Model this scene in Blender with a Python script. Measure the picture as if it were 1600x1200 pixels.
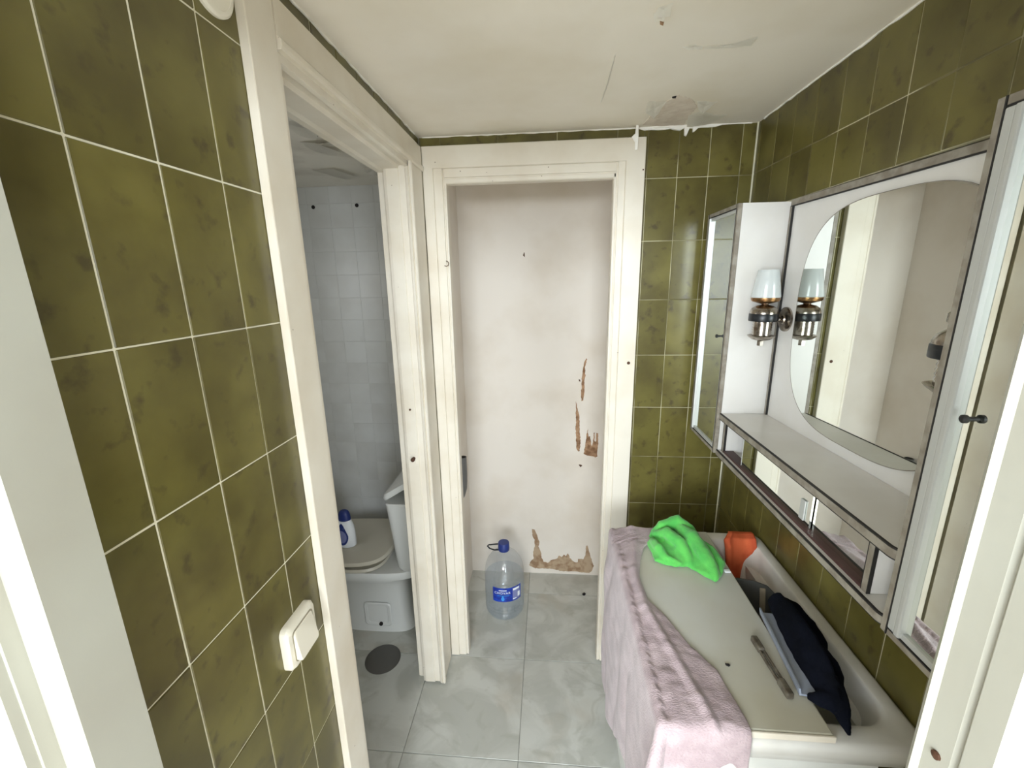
import bpy, bmesh, math, random
from mathutils import Vector, Matrix, noise
random.seed(7)
C = bpy.context.scene
COL = C.collection
for o in list(bpy.data.objects):
    bpy.data.objects.remove(o)

# ------------------------------------------------------------------ camera
H = 1.655
F_PX, PITCH, YAW, ROLL = 666.49, 0.2388, 0.0858, -0.0171
cy, sy, cp, sp = math.cos(YAW), math.sin(YAW), math.cos(PITCH), math.sin(PITCH)
fwd = Vector((-sy*cp, cy*cp, -sp)); rgt = Vector((cy, sy, 0)); upv = rgt.cross(fwd)
r2 = rgt*math.cos(ROLL)+upv*math.sin(ROLL); u2 = upv*math.cos(ROLL)-rgt*math.sin(ROLL)
cam_d = bpy.data.cameras.new('camera'); cam = bpy.data.objects.new('camera', cam_d); COL.objects.link(cam)
cam_d.sensor_fit = 'HORIZONTAL'; cam_d.sensor_width = 36.0; cam_d.lens = F_PX/1600*36.0; cam_d.clip_start = 0.02
M = Matrix((r2, u2, -fwd)).transposed().to_4x4(); M.translation = Vector((0, 0, H)); cam.matrix_world = M
C.camera = cam

# ------------------------------------------------------------------ world, light, exposure
W = bpy.data.worlds.new('world'); C.world = W; W.use_nodes = True
W.node_tree.nodes['Background'].inputs[0].default_value = (0.75, 0.86, 1.0, 1)
W.node_tree.nodes['Background'].inputs[1].default_value = 1.0

def area(name, loc, target, sx, sy_, power, color):
    d = bpy.data.lights.new(name, 'AREA'); d.shape = 'RECTANGLE'; d.size = sx; d.size_y = sy_; d.energy = power; d.color = color
    o = bpy.data.objects.new(name, d); COL.objects.link(o); o.location = loc
    o.rotation_euler = (Vector(target)-Vector(loc)).to_track_quat('-Z', 'Y').to_euler(); return o
WIN = [(-1.75, 1.5, 50, 1.62, 1.6), (-0.12, 1.0, 43, 1.98, 0.9), (1.35, 1.3, 27, 1.62, 1.6)]          # unseen next-room windows, placed and sized for their light: centre x, width, power, centre height, height
for wx_, ww_, wp_, wz_, wh_ in WIN:
    area('unseen_window_daylight', (wx_, -2.52, wz_), (wx_*0.55, 0.0, 1.5), ww_, wh_, wp_, (0.87, 0.945, 1.0))
area('toilet_fill_light', (-1.30, 1.25, 1.60), (-0.5, 1.5, 1.3), 0.4, 0.5, 0.55, (1.0, 0.985, 0.96))  # added fill to brighten the toilet room; no window is built there
C.view_settings.view_transform = 'Standard'; C.view_settings.look = 'None'
C.view_settings.gamma = 1.0; C.view_settings.use_curve_mapping = False
C.view_settings.exposure = 1.47
C.cycles.max_bounces = 14; C.cycles.diffuse_bounces = 7; C.cycles.glossy_bounces = 6; C.cycles.transparent_max_bounces = 16
C.cycles.use_denoising = True

# ------------------------------------------------------------------ materials
def srgb(r, g, b):
    f = lambda c: (c/255/12.92) if c/255 <= 0.04045 else ((c/255+0.055)/1.055)**2.4
    return (f(r), f(g), f(b), 1)
class Mat:
    def __init__(s, name, col, rough=0.5, metal=0.0, spec=0.5):
        s.m = bpy.data.materials.new(name); s.m.use_nodes = True; s.nt = s.m.node_tree; s.n = s.nt.nodes; s.b = s.n['Principled BSDF']
        s.b.inputs['Base Color'].default_value = col; s.b.inputs['Roughness'].default_value = rough
        s.b.inputs['Metallic'].default_value = metal; s.b.inputs['Specular IOR Level'].default_value = spec; s.col = col
        s.last = None
    def link(s, a, b): s.nt.links.new(a, b)
    def coords(s, obj=True, rnd=False):
        tc = s.n.new('ShaderNodeTexCoord'); v = tc.outputs['Object'] if obj else tc.outputs['Generated']
        if rnd:
            oi = s.n.new('ShaderNodeObjectInfo'); mu = s.n.new('ShaderNodeMath'); mu.operation = 'MULTIPLY'; mu.inputs[1].default_value = 37.0
            s.link(oi.outputs['Random'], mu.inputs[0]); ad = s.n.new('ShaderNodeVectorMath'); ad.operation = 'ADD'
            s.link(v, ad.inputs[0]); s.link(mu.outputs[0], ad.inputs[1]); v = ad.outputs[0]; s.oi = oi
        s.v = v; return s
    def noise_mix(s, col2, scale, lo=0.4, hi=0.6, detail=4, amount=1.0, vec=None, dist=0.0, stretch=None):
        v = vec or s.v
        if stretch:
            mp = s.n.new('ShaderNodeMapping'); mp.inputs['Scale'].default_value = stretch; s.link(v, mp.inputs[0]); v = mp.outputs[0]
        t = s.n.new('ShaderNodeTexNoise'); t.inputs['Scale'].default_value = scale; t.inputs['Detail'].default_value = detail
        t.inputs['Distortion'].default_value = dist; s.link(v, t.inputs['Vector'])
        r = s.n.new('ShaderNodeMapRange'); r.inputs[1].default_value = lo; r.inputs[2].default_value = hi; r.inputs[4].default_value = amount
        s.link(t.outputs['Fac'], r.inputs[0])
        mx = s.n.new('ShaderNodeMix'); mx.data_type = 'RGBA'; s.link(r.outputs[0], mx.inputs[0])
        if s.last: s.link(s.last, mx.inputs[6])
        else: mx.inputs[6].default_value = s.col
        mx.inputs[7].default_value = col2; s.last = mx.outputs[2]; s.link(s.last, s.b.inputs['Base Color']); return s
    def random_value(s, amt):
        mr = s.n.new('ShaderNodeMapRange'); mr.inputs[3].default_value = 1-amt; mr.inputs[4].default_value = 1+amt; s.link(s.oi.outputs['Random'], mr.inputs[0])
        hs = s.n.new('ShaderNodeHueSaturation'); s.link(mr.outputs[0], hs.inputs['Value']); s.link(s.last, hs.inputs['Color']); s.last = hs.outputs[0]
        s.link(s.last, s.b.inputs['Base Color']); return s
    def bump(s, scale, strength, dist=0.002, detail=3, stretch=None):
        v = s.v
        if stretch:
            mp = s.n.new('ShaderNodeMapping'); mp.inputs['Scale'].default_value = stretch; s.link(v, mp.inputs[0]); v = mp.outputs[0]
        t = s.n.new('ShaderNodeTexNoise'); t.inputs['Scale'].default_value = scale; t.inputs['Detail'].default_value = detail; s.link(v, t.inputs['Vector'])
        b = s.n.new('ShaderNodeBump'); b.inputs['Strength'].default_value = strength; b.inputs['Distance'].default_value = dist
        s.link(t.outputs['Fac'], b.inputs['Height']); s.link(b.outputs[0], s.b.inputs['Normal']); return s

m = {}
t = Mat('green glazed tile', srgb(106, 99, 50), 0.30).coords(rnd=True); t.noise_mix(srgb(84, 76, 38), 9, 0.36, 0.66, 5, 0.95).noise_mix(srgb(66, 57, 34), 34, 0.58, 0.72, 4, 0.75).noise_mix(srgb(120, 113, 62), 5, 0.55, 0.72, 3, 0.8).random_value(0.10).bump(14, 0.05, 0.004); m['tile'] = t.m
m['grout'] = Mat('pale grout', srgb(226, 222, 200), 0.9).coords().noise_mix(srgb(140, 130, 100), 3.2, 0.52, 0.68, 5, 0.5).m
m['floor_grout'] = Mat('floor grout', srgb(158, 158, 152), 0.9).m
m['grout_old'] = Mat('yellowed grout', srgb(196, 190, 160), 0.9).coords().noise_mix(srgb(104, 96, 66), 5, 0.44, 0.6, 5, 0.9).m
m['dark_grout'] = Mat('cement grout', srgb(200, 201, 198), 0.9).coords().noise_mix(srgb(190, 190, 186), 30).m
m['trim'] = Mat('old cream gloss paint', srgb(226, 219, 205), 0.38).coords().noise_mix(srgb(214, 204, 186), 6, 0.4, 0.7).noise_mix(srgb(90, 66, 46), 60, 0.755, 0.775, 3, 0.9).bump(28, 0.12, 0.002).m
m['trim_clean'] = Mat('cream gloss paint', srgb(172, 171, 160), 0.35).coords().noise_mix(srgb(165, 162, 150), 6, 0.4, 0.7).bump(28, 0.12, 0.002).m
m['plaster'] = Mat('white painted plaster', srgb(226, 219, 210), 0.75).coords().noise_mix(srgb(216, 207, 195), 4, 0.45, 0.7).bump(9, 0.15, 0.004).m
m['ceiling'] = Mat('old ceiling paint', srgb(246, 240, 229), 0.7).coords().noise_mix(srgb(236, 228, 212), 3, 0.45, 0.7).bump(5, 0.2, 0.006).m
m['toilet_ceiling'] = Mat('damp ceiling paint', srgb(224, 221, 213), 0.8).coords().noise_mix(srgb(190, 184, 174), 5, 0.5, 0.7, 5, 0.7).bump(9, 0.5, 0.01).m
m['flake_grey'] = Mat('loose grey paint', srgb(238, 236, 230), 0.75).m
m['dark_damp'] = Mat('damp bare ceiling', srgb(66, 58, 50), 0.95).coords().noise_mix(srgb(44, 38, 32), 40).m
m['bare'] = Mat('bare brown plaster', srgb(172, 138, 108), 0.95).coords().noise_mix(srgb(124, 92, 66), 38, 0.42, 0.62, 5).bump(70, 0.5, 0.003).m
m['bare_grey'] = Mat('bare damp plaster', srgb(178, 156, 130), 0.95).coords().noise_mix(srgb(146, 118, 92), 30, 0.42, 0.62, 5).bump(70, 0.5, 0.003).m
m['bare_ceil'] = Mat('bare ceiling plaster', srgb(230, 219, 206), 0.95).coords().noise_mix(srgb(220, 207, 193), 30, 0.42, 0.62, 5).bump(70, 0.4, 0.003).m
m['flake'] = Mat('peeling paint flake', srgb(252, 250, 244), 0.7).m
m['floor'] = Mat('grey mottled floor tile', srgb(176, 177, 170), 0.33).coords(rnd=True).noise_mix(srgb(194, 195, 189), 5, 0.42, 0.6, 6, 1.0, dist=1.5).noise_mix(srgb(160, 160, 150), 7, 0.55, 0.72, 6, 0.7, dist=2.0).noise_mix(srgb(166, 148, 122), 2.6, 0.60, 0.76, 4, 0.55).bump(10, 0.04, 0.002).m
m['toilet_floor'] = Mat('dull grey floor', srgb(150, 150, 144), 0.45).coords().noise_mix(srgb(138, 136, 128), 6).m
m['white_tile'] = Mat('small white tile', srgb(206, 207, 205), 0.3).coords(rnd=True).noise_mix(srgb(196, 196, 193), 6, 0.4, 0.7).random_value(0.012).m
m['laminate'] = Mat('white laminate', srgb(220, 218, 214), 0.32).coords().noise_mix(srgb(213, 210, 204), 5).m
m['band'] = Mat('grey edge band', srgb(150, 144, 132), 0.5).coords().noise_mix(srgb(128, 120, 108), 40).m
m['black'] = Mat('black edging line', srgb(34, 32, 30), 0.6).m
m['mirror'] = Mat('mirror glass', (0.80, 0.83, 0.79, 1), 0.0, 1.0).m
m['alu'] = Mat('brushed aluminium', srgb(198, 200, 198), 0.42, 0.35).coords().bump(300, 0.05, 0.0005).m
m['track'] = Mat('dark brown track', srgb(74, 48, 44), 0.5).m
m['nickel'] = Mat('tarnished nickel', srgb(176, 168, 158), 0.25, 1.0).coords().noise_mix(srgb(120, 106, 92), 60, 0.5, 0.7).m
m['brass'] = Mat('tarnished brass', srgb(168, 132, 92), 0.3, 1.0).coords().noise_mix(srgb(112, 76, 48), 60, 0.45, 0.7).m
m['lampblack'] = Mat('black lamp ring', srgb(24, 28, 32), 0.35).m
sh = Mat('opal glass shade', srgb(206, 212, 212), 0.12); sh.b.inputs['Subsurface Weight'].default_value = 0.0; m['shade'] = sh.m
m['ceramic'] = Mat('white sanitary ceramic', srgb(222, 220, 214), 0.18).coords().noise_mix(srgb(206, 202, 194), 7, 0.45, 0.75).m
m['toiletware'] = Mat('toilet ceramic', srgb(216, 217, 214), 0.14).m
m['seat'] = Mat('greyed seat plastic', srgb(196, 191, 176), 0.35).m
m['cabwhite'] = Mat('white painted board', srgb(214, 214, 208), 0.5).m
m['board'] = Mat('grey white board', srgb(196, 196, 188), 0.42).coords().noise_mix(srgb(186, 182, 164), 4, 0.42, 0.7).m
tw = Mat('pink towelling', srgb(162, 144, 147), 0.95, spec=0.1).coords().noise_mix(srgb(180, 162, 165), 22, 0.4, 0.65).bump(190, 0.55, 0.004, 4, (1.0, 2.6, 1.0)); tw.b.inputs['Sheen Weight'].default_value = 0.35; m['towel'] = tw.m
gr = Mat('bright green microfibre', srgb(96, 190, 88), 0.95, spec=0.1).coords().noise_mix(srgb(82, 176, 82), 25).bump(320, 0.5, 0.002); gr.b.inputs['Sheen Weight'].default_value = 0.3; m['green'] = gr.m
m['orange'] = Mat('orange cloth', srgb(226, 112, 72), 0.9, spec=0.15).coords().noise_mix(srgb(206, 92, 60), 18).bump(300, 0.4, 0.002).m
m['navy'] = Mat('navy black cloth', srgb(10, 12, 19), 0.95, spec=0.1).coords().noise_mix(srgb(14, 17, 27), 20).bump(300, 0.4, 0.002).m
m['darkgrey'] = Mat('dark grey plastic', srgb(74, 74, 72), 0.5).m
m['beige'] = Mat('beige plastic', srgb(150, 138, 120), 0.5).m
m['whiteplastic'] = Mat('white plastic', srgb(150, 158, 174), 0.4).m
m['brownbar'] = Mat('dirty brown metal', srgb(116, 110, 98), 0.5, 0.3).coords().noise_mix(srgb(88, 80, 68), 60, 0.4, 0.6).m
m['ivory'] = Mat('ivory plastic', srgb(232, 226, 210), 0.3).m
m['ivory_dark'] = Mat('ivory groove', srgb(150, 142, 122), 0.6).m
m['blue'] = Mat('blue plastic', srgb(34, 52, 120), 0.4).m
m['labelblue'] = Mat('printed blue label', srgb(28, 66, 176), 0.35).coords().noise_mix(srgb(22, 44, 140), 60).m
m['labellight'] = Mat('light blue print', srgb(60, 150, 226), 0.4).m
m['labelwhite'] = Mat('white print', srgb(240, 244, 250), 0.5).m
m['labelgrey'] = Mat('grey violet print', srgb(124, 130, 178), 0.5).m
m['pipe'] = Mat('grey plastic pipe', srgb(112, 112, 112), 0.45).m
m['dark'] = Mat('dark hole', srgb(26, 22, 20), 0.9).m
m['rust'] = Mat('rusty metal', srgb(84, 56, 40), 0.7, 0.4).m
m['drainplate'] = Mat('dull metal plate', srgb(104, 102, 98), 0.45, 0.5).m
m['roomwall'] = Mat('next room wall', srgb(196, 192, 184), 0.8).m
m['roomfloor'] = Mat('next room floor', srgb(224, 216, 202), 0.5).m

def clear_mat(name, tint, white, gloss_rough=0.03):
    mm = bpy.data.materials.new(name); mm.use_nodes = True; n = mm.node_tree.nodes; L = mm.node_tree.links; n.clear()
    out = n.new('ShaderNodeOutputMaterial'); tr = n.new('ShaderNodeBsdfTransparent'); tr.inputs[0].default_value = tint
    df = n.new('ShaderNodeBsdfTranslucent'); df.inputs[0].default_value = (0.9, 0.94, 0.98, 1)
    d2 = n.new('ShaderNodeBsdfDiffuse'); d2.inputs[0].default_value = (0.86, 0.9, 0.94, 1)
    mA = n.new('ShaderNodeMixShader'); mA.inputs[0].default_value = 0.5; L.new(df.outputs[0], mA.inputs[1]); L.new(d2.outputs[0], mA.inputs[2])
    m1 = n.new('ShaderNodeMixShader'); m1.inputs[0].default_value = white; L.new(tr.outputs[0], m1.inputs[1]); L.new(mA.outputs[0], m1.inputs[2])
    gl = n.new('ShaderNodeBsdfGlossy'); gl.inputs['Roughness'].default_value = gloss_rough
    lw = n.new('ShaderNodeLayerWeight'); lw.inputs[0].default_value = 0.35; pw = n.new('ShaderNodeMath'); pw.operation = 'POWER'; pw.inputs[1].default_value = 3.0; L.new(lw.outputs['Facing'], pw.inputs[0]); fr = n.new('ShaderNodeMath'); fr.operation = 'MULTIPLY_ADD'; fr.inputs[1].default_value = 0.35; fr.inputs[2].default_value = 0.09; L.new(pw.outputs[0], fr.inputs[0])
    m2 = n.new('ShaderNodeMixShader'); L.new(fr.outputs[0], m2.inputs[0]); L.new(m1.outputs[0], m2.inputs[1]); L.new(gl.outputs[0], m2.inputs[2])
    L.new(m2.outputs[0], out.inputs[0]); return mm
m['pet'] = clear_mat('clear bottle plastic', (0.965, 0.975, 0.985, 1), 0.13)
m['water'] = clear_mat('water', (0.92, 0.955, 0.99, 1), 0.025)

# ------------------------------------------------------------------ helpers
def link(name, me, mat, parent=None, smooth=False):
    o = bpy.data.objects.new(name, me); COL.objects.link(o)
    if mat is not None and not me.materials: me.materials.append(m[mat])
    if parent is not None: o.parent = parent
    if smooth:
        for p in me.polygons: p.use_smooth = True
    return o
def from_bm(name, bm, mat, parent=None, smooth=False, origin=None):
    bmesh.ops.recalc_face_normals(bm, faces=bm.faces[:])
    if origin: bmesh.ops.translate(bm, verts=bm.verts[:], vec=-Vector(origin))
    me = bpy.data.meshes.new(name); bm.to_mesh(me); bm.free()
    o = link(name, me, mat, parent, smooth)
    if origin: o.location = origin
    return o
def add_box(bm, x0, x1, y0, y1, z0, z1, bev=0.0, seg=1):
    r = bmesh.ops.create_cube(bm, size=1.0); vs = r['verts']
    for v in vs: v.co = Vector(((x0+x1)/2+v.co.x*(x1-x0), (y0+y1)/2+v.co.y*(y1-y0), (z0+z1)/2+v.co.z*(z1-z0)))
    if bev > 0:
        es = list({e for v in vs for e in v.link_edges})
        bmesh.ops.bevel(bm, geom=es, offset=bev, segments=seg, affect='EDGES', profile=0.5)
def box(name, x0, x1, y0, y1, z0, z1, mat, parent=None, bev=0.0, seg=1):
    bm = bmesh.new(); add_box(bm, x0, x1, y0, y1, z0, z1, bev, seg); return from_bm(name, bm, mat, parent)
def add_prism(bm, poly, axis, a, b):
    # poly in the two other axes (cyclic order xyz without axis)
    def P(u, v, w):
        return Vector((u, v, w)) if axis == 'z' else (Vector((w, u, v)) if axis == 'x' else Vector((u, w, v)))
    lo = [bm.verts.new(P(u, v, a)) for u, v in poly]; hi = [bm.verts.new(P(u, v, b)) for u, v in poly]
    n = len(poly); bm.faces.new(lo); bm.faces.new(hi[::-1])
    for i in range(n): bm.faces.new((lo[i], lo[(i+1) % n], hi[(i+1) % n], hi[i]))
def prism(name, poly, axis, a, b, mat, parent=None, bev=0.0):
    bm = bmesh.new(); add_prism(bm, poly, axis, a, b)
    if bev: bmesh.ops.bevel(bm, geom=bm.edges[:], offset=bev, segments=2, affect='EDGES')
    return from_bm(name, bm, mat, parent)
def add_lathe(bm, prof, c, n=32, sx=1.0, sy_=1.0, cap=True, axis=None):
    rings = []
    for r, z in prof:
        rings.append([bm.verts.new(Vector((c[0]+max(r, 1e-4)*sx*math.cos(2*math.pi*i/n), c[1]+max(r, 1e-4)*sy_*math.sin(2*math.pi*i/n), c[2]+z))) for i in range(n)])
    for a, b in zip(rings, rings[1:]):
        for i in range(n): bm.faces.new((a[i], a[(i+1) % n], b[(i+1) % n], b[i]))
    if cap: bm.faces.new(rings[0]); bm.faces.new(rings[-1])
    if axis is not None:
        q = Vector((0, 0, 1)).rotation_difference(Vector(axis)); cc = Vector(c)
        for rg in rings:
            for v in rg: v.co = cc+q @ (v.co-cc)
def lathe(name, prof, c, mat, parent=None, n=32, sx=1.0, sy_=1.0, cap=True, axis=None, smooth=True):
    bm = bmesh.new(); add_lathe(bm, prof, c, n, sx, sy_, cap, axis); o = from_bm(name, bm, mat, parent)
    if smooth: shade(o)
    return o
def shade(o, ang=35):
    me = o.data
    for p in me.polygons: p.use_smooth = True
    me.set_sharp_from_angle(angle=math.radians(ang))
def add_tube(bm, pts, rad, n=10, cap=True):
    rings = []; pts = [Vector(p) for p in pts]; ref = None
    for i, p in enumerate(pts):
        d = (pts[min(i+1, len(pts)-1)]-pts[max(i-1, 0)]).normalized()
        if ref is None: ref = d.orthogonal().normalized()
        ref = (ref-d*ref.dot(d)).normalized(); s = d.cross(ref)
        r = rad[i] if isinstance(rad, (list, tuple)) else rad
        rw, rh = r if isinstance(r, tuple) else (r, r)
        rings.append([bm.verts.new(p+ref*rw*math.cos(2*math.pi*k/n)+s*rh*math.sin(2*math.pi*k/n)) for k in range(n)])
    for a, b in zip(rings, rings[1:]):
        for k in range(n): bm.faces.new((a[k], a[(k+1) % n], b[(k+1) % n], b[k]))
    if cap: bm.faces.new(rings[0]); bm.faces.new(rings[-1])
def tube(name, pts, rad, mat, parent=None, n=10):
    bm = bmesh.new(); add_tube(bm, pts, rad, n); o = from_bm(name, bm, mat, parent); shade(o); return o
def rrect(x0, x1, y0, y1, r, z, n=8):
    out = []
    for cx, cy_, a0 in ((x1-r, y1-r, 0), (x0+r, y1-r, 90), (x0+r, y0+r, 180), (x1-r, y0+r, 270)):
        for k in range(n+1):
            a = math.radians(a0+90*k/n); out.append(Vector((cx+r*math.cos(a), cy_+r*math.sin(a), z)))
    return out
def add_loft(bm, loops, cap0=True, cap1=True):
    R = [[bm.verts.new(p) for p in lp] for lp in loops]; n = len(R[0])
    for a, b in zip(R, R[1:]):
        for i in range(n): bm.faces.new((a[i], a[(i+1) % n], b[(i+1) % n], b[i]))
    if cap0: bm.faces.new(R[0])
    if cap1: bm.faces.new(R[-1])
def loft(name, loops, mat, parent=None, cap0=True, cap1=True, ang=40):
    bm = bmesh.new(); add_loft(bm, loops, cap0, cap1); o = from_bm(name, bm, mat, parent); shade(o, ang); return o
def empty(name, loc, label=None, cat=None, group=None, kind=None):
    o = bpy.data.objects.new(name, None); COL.objects.link(o); o.location = loc; o.empty_display_size = 0.05
    return tag(o, label, cat, group, kind)
def tag(o, label=None, cat=None, group=None, kind=None):
    if label: o['label'] = label
    if cat: o['category'] = cat
    if group: o['group'] = group
    if kind: o['kind'] = kind
    return o
def adopt(root):
    """children were built in world coordinates: keep them there under an Empty that has a location"""
    mi = Matrix.Translation(root.location).inverted()
    def go(o):
        for c in o.children:
            c.matrix_parent_inverse = mi if o is root else Matrix.Identity(4); go(c)
    go(root)
def S(o): o['kind'] = 'structure'; return o
def boxes(name, lst, mat, parent=None):
    bm = bmesh.new()
    for b in lst: add_box(bm, *b)
    return from_bm(name, bm, mat, parent)
_tc = {}
def tile(parent, cx, cy_, cz, dx, dy, dz, mat='tile', bev=0.0012, jitter=0.0):
    k = (round(dx, 4), round(dy, 4), round(dz, 4), mat)
    if k not in _tc:
        bm = bmesh.new(); add_box(bm, -dx/2, dx/2, -dy/2, dy/2, -dz/2, dz/2, bev)
        me = bpy.data.meshes.new('tile'); bm.to_mesh(me); bm.free(); me.materials.append(m[mat]); _tc[k] = me
    o = bpy.data.objects.new('tile', _tc[k]); COL.objects.link(o); o.parent = parent; o.location = (cx, cy_, cz)
    if jitter: o.rotation_euler = (random.uniform(-1, 1)*jitter, random.uniform(-1, 1)*jitter, random.uniform(-1, 1)*jitter)
    return o
def evaluated_mesh(o):
    dg = bpy.context.evaluated_depsgraph_get(); me = bpy.data.meshes.new_from_object(o.evaluated_get(dg)); return me

# ------------------------------------------------------------------ setting
Lx, Rx, By, Cz = -0.445, 0.671, 1.586, 2.133
TW, TH, G, TT = 0.0997, 0.2, 0.0020, 0.006
wall_left = S(boxes('wall_left', [(-0.545, Lx-0.0012, 0.30, 0.757, 0, Cz), (-0.545, Lx-0.0012, 0.757, 1.455, 2.02, Cz), (-0.545, Lx-0.0012, 1.455, 2.15, 0, Cz)], 'grout'))
wall_back = S(boxes('wall_back', [(-0.442, -0.395, By+0.0014, By+0.075, 0, Cz), (-0.395, 0.262, By+0.0014, By+0.075, 2.02, Cz), (0.262, 0.76, By+0.0014, By+0.075, 0, Cz)], 'grout_old'))
wall_right = S(boxes('wall_right', [(0.715, Rx+0.12, 0.24, By+0.075, 0, Cz), (Rx+0.0014, 0.715, 0.24, By+0.075, 0, 1.104), (Rx+0.0014, 0.715, 0.24, By+0.075, 1.858, Cz), (Rx+0.0014, 0.715, 0.24, 0.612, 1.104, 1.858), (Rx+0.0014, 0.715, 1.313, By+0.075, 1.104, 1.858)], 'grout_old'))
wall_front = S(boxes('wall_front', [(-3.3, -0.436, 0.245, 0.335, 0, 2.5), (0.345, 3.3, 0.245, 0.335, 0, 2.5), (-0.436, 0.345, 0.245, 0.335, 2.06, 2.5)], 'roomwall'))
ceiling = S(box('ceiling', -0.5, 0.76, 0.24, By+0.07, Cz, Cz+0.06, 'ceiling'))
floor = S(box('floor', -1.45, 0.78, 0.0, 2.25, -0.06, -0.004, 'floor_grout'))
# floor tiles
FP = 0.418
for i in range(-3, 3):
    for j in range(-4, 3):
        x0, x1 = -0.1+i*FP, -0.1+(i+1)*FP; y0, y1 = 1.147+j*FP, 1.147+(j+1)*FP
        x0 = max(x0, -1.4); x1 = min(x1, 0.76); y0 = max(y0, 0.02); y1 = min(y1, 2.22)
        if x1-x0 < 0.02 or y1-y0 < 0.02: continue
        tile(floor, (x0+x1)/2, (y0+y1)/2, -0.004, x1-x0-0.002, y1-y0-0.002, 0.008, 'floor', 0.0008)
# wall tiles
def wall_tiles(parent, axis, plane, sgn, edges, rows, skip=None, mat='tile', t=TT, g=G, jit=0.0016):
    """axis 'x': wall normal along x (edges run along y); 'y': normal along y (edges along x)"""
    for a0, a1 in zip(edges, edges[1:]):
        for z0, z1 in zip(rows, rows[1:]):
            b0, b1, c0, c1 = a0, a1, z0, z1
            if skip:
                r = skip(b0, b1, c0, c1)
                if r is None: continue
                b0, b1, c0, c1 = r
            if b1-b0 < 0.006 or c1-c0 < 0.006: continue
            w, h = b1-b0-g, c1-c0-g; mid = (b0+b1)/2; zc = (c0+c1)/2; p = plane-sgn*t/2+random.uniform(-0.0005, 0.0003)*sgn
            if axis == 'x': tile(parent, p, mid, zc, t, w, h, mat, 0.001, jit if w > 0.05 else 0)
            else: tile(parent, mid, p, zc, w, t, h, mat, 0.001, jit if w > 0.05 else 0)
def span(off, step, lo, hi):
    k = math.ceil((lo-off)/step+1e-6); e = [lo]
    while off+k*step < hi-1e-6: e.append(off+k*step); k += 1
    e.append(hi); return e
def sk_left(y0, y1, z0, z1):
    if y0 >= 0.69 and z0 < 2.095:
        if z1 <= 2.1: return None
        z0 = 2.095
    if y0 < 0.69 < y1 - 0.02: pass
    return y0, y1, z0, z1
wall_tiles(wall_left, 'x', Lx, 1, span(0.4012, TW, 0.337, 0.7003), span(1.7924, TH, 0.0, Cz))
wall_tiles(wall_left, 'x', Lx, 1, span(0.4012, TW, 0.7003, By), [2.09, Cz])
wall_tiles(wall_back, 'y', By, -1, span(0.4277, TW, 0.315, Rx), span(2.1783-TH, TH, 0.0, Cz))
wall_tiles(wall_back, 'y', By, -1, span(0.4277, TW*2, -0.44, 0.315), [2.09, Cz])
def sk_right(y0, y1, z0, z1):
    # no tiles where the mirror unit is let into the wall
    if y1 > 0.612 and y0 < 1.313 and z1 > 1.104 and z0 < 1.858:
        if z0 >= 1.104 and z1 <= 1.858: return None
        if z0 < 1.104: z1 = 1.104
        else: z0 = 1.858
    return y0, y1, z0, z1
wall_tiles(wall_right, 'x', Rx, -1, span(By-0.024, TW, 0.34, By), span(1.9803, TH, 0.0, Cz), sk_right)

# closet behind the back doorway
closet_back = S(boxes('wall_closet_back', [(-0.45, 0.32, 2.152, 2.22, 0, 2.3)], 'plaster'))
S(boxes('wall_closet_left', [(-0.50, -0.436, By+0.075, 2.16, 0, 2.3)], 'plaster'))
S(boxes('wall_closet_right', [(0.292, 0.36, By+0.075, 2.16, 0, 2.3)], 'plaster'))
S(boxes('ceiling_closet', [(-0.45, 0.32, By+0.06, 2.16, 2.10, 2.18)], 'plaster'))
def patch(name, pts, axis, at, d, mat, parent, ragged=0.0):
    """thin ragged plate lying on a wall or ceiling; pts in the plate's own plane"""
    P = []
    n = len(pts)
    for i in range(n):
        a, b = Vector(pts[i]), Vector(pts[(i+1) % n]); L = (b-a).length; k = max(1, int(L/0.008)) if ragged else 1
        for q in range(k):
            p = a.lerp(b, q/k)
            if ragged: p = p+Vector((noise.noise((p.x*90, p.y*90, 1.0)), noise.noise((p.x*90, p.y*90, 7.0))))*ragged
            P.append((p.x, p.y))
    bm = bmesh.new(); add_prism(bm, P, axis, at, at+d); return from_bm(name, bm, mat, parent)
RIP1 = [(0.194, 1.265), (0.197, 1.261), (0.189, 1.22), (0.193, 1.176), (0.187, 1.153), (0.19, 1.097), (0.183, 1.043), (0.176, 1.04), (0.171, 1.063), (0.174, 1.108), (0.175, 1.159), (0.178, 1.198), (0.182, 1.237)]
RIP2 = [(0.145, 1.04), (0.153, 1.005), (0.166, 0.964), (0.169, 0.888), (0.175, 0.816), (0.172, 0.761), (0.165, 0.758), (0.153, 0.779), (0.151, 0.846), (0.147, 0.899), (0.15, 0.947), (0.148, 0.993)]
RIP3 = [(0.211, 0.891), (0.215, 0.847), (0.226, 0.844), (0.233, 0.787), (0.24, 0.808), (0.242, 0.865), (0.249, 0.865), (0.249, 0.817), (0.256, 0.817), (0.256, 0.865), (0.266, 0.864), (0.268, 0.799), (0.264, 0.757), (0.266, 0.733), (0.255, 0.726), (0.243, 0.732), (0.212, 0.738), (0.193, 0.746), (0.2, 0.786), (0.204, 0.834)]
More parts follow.
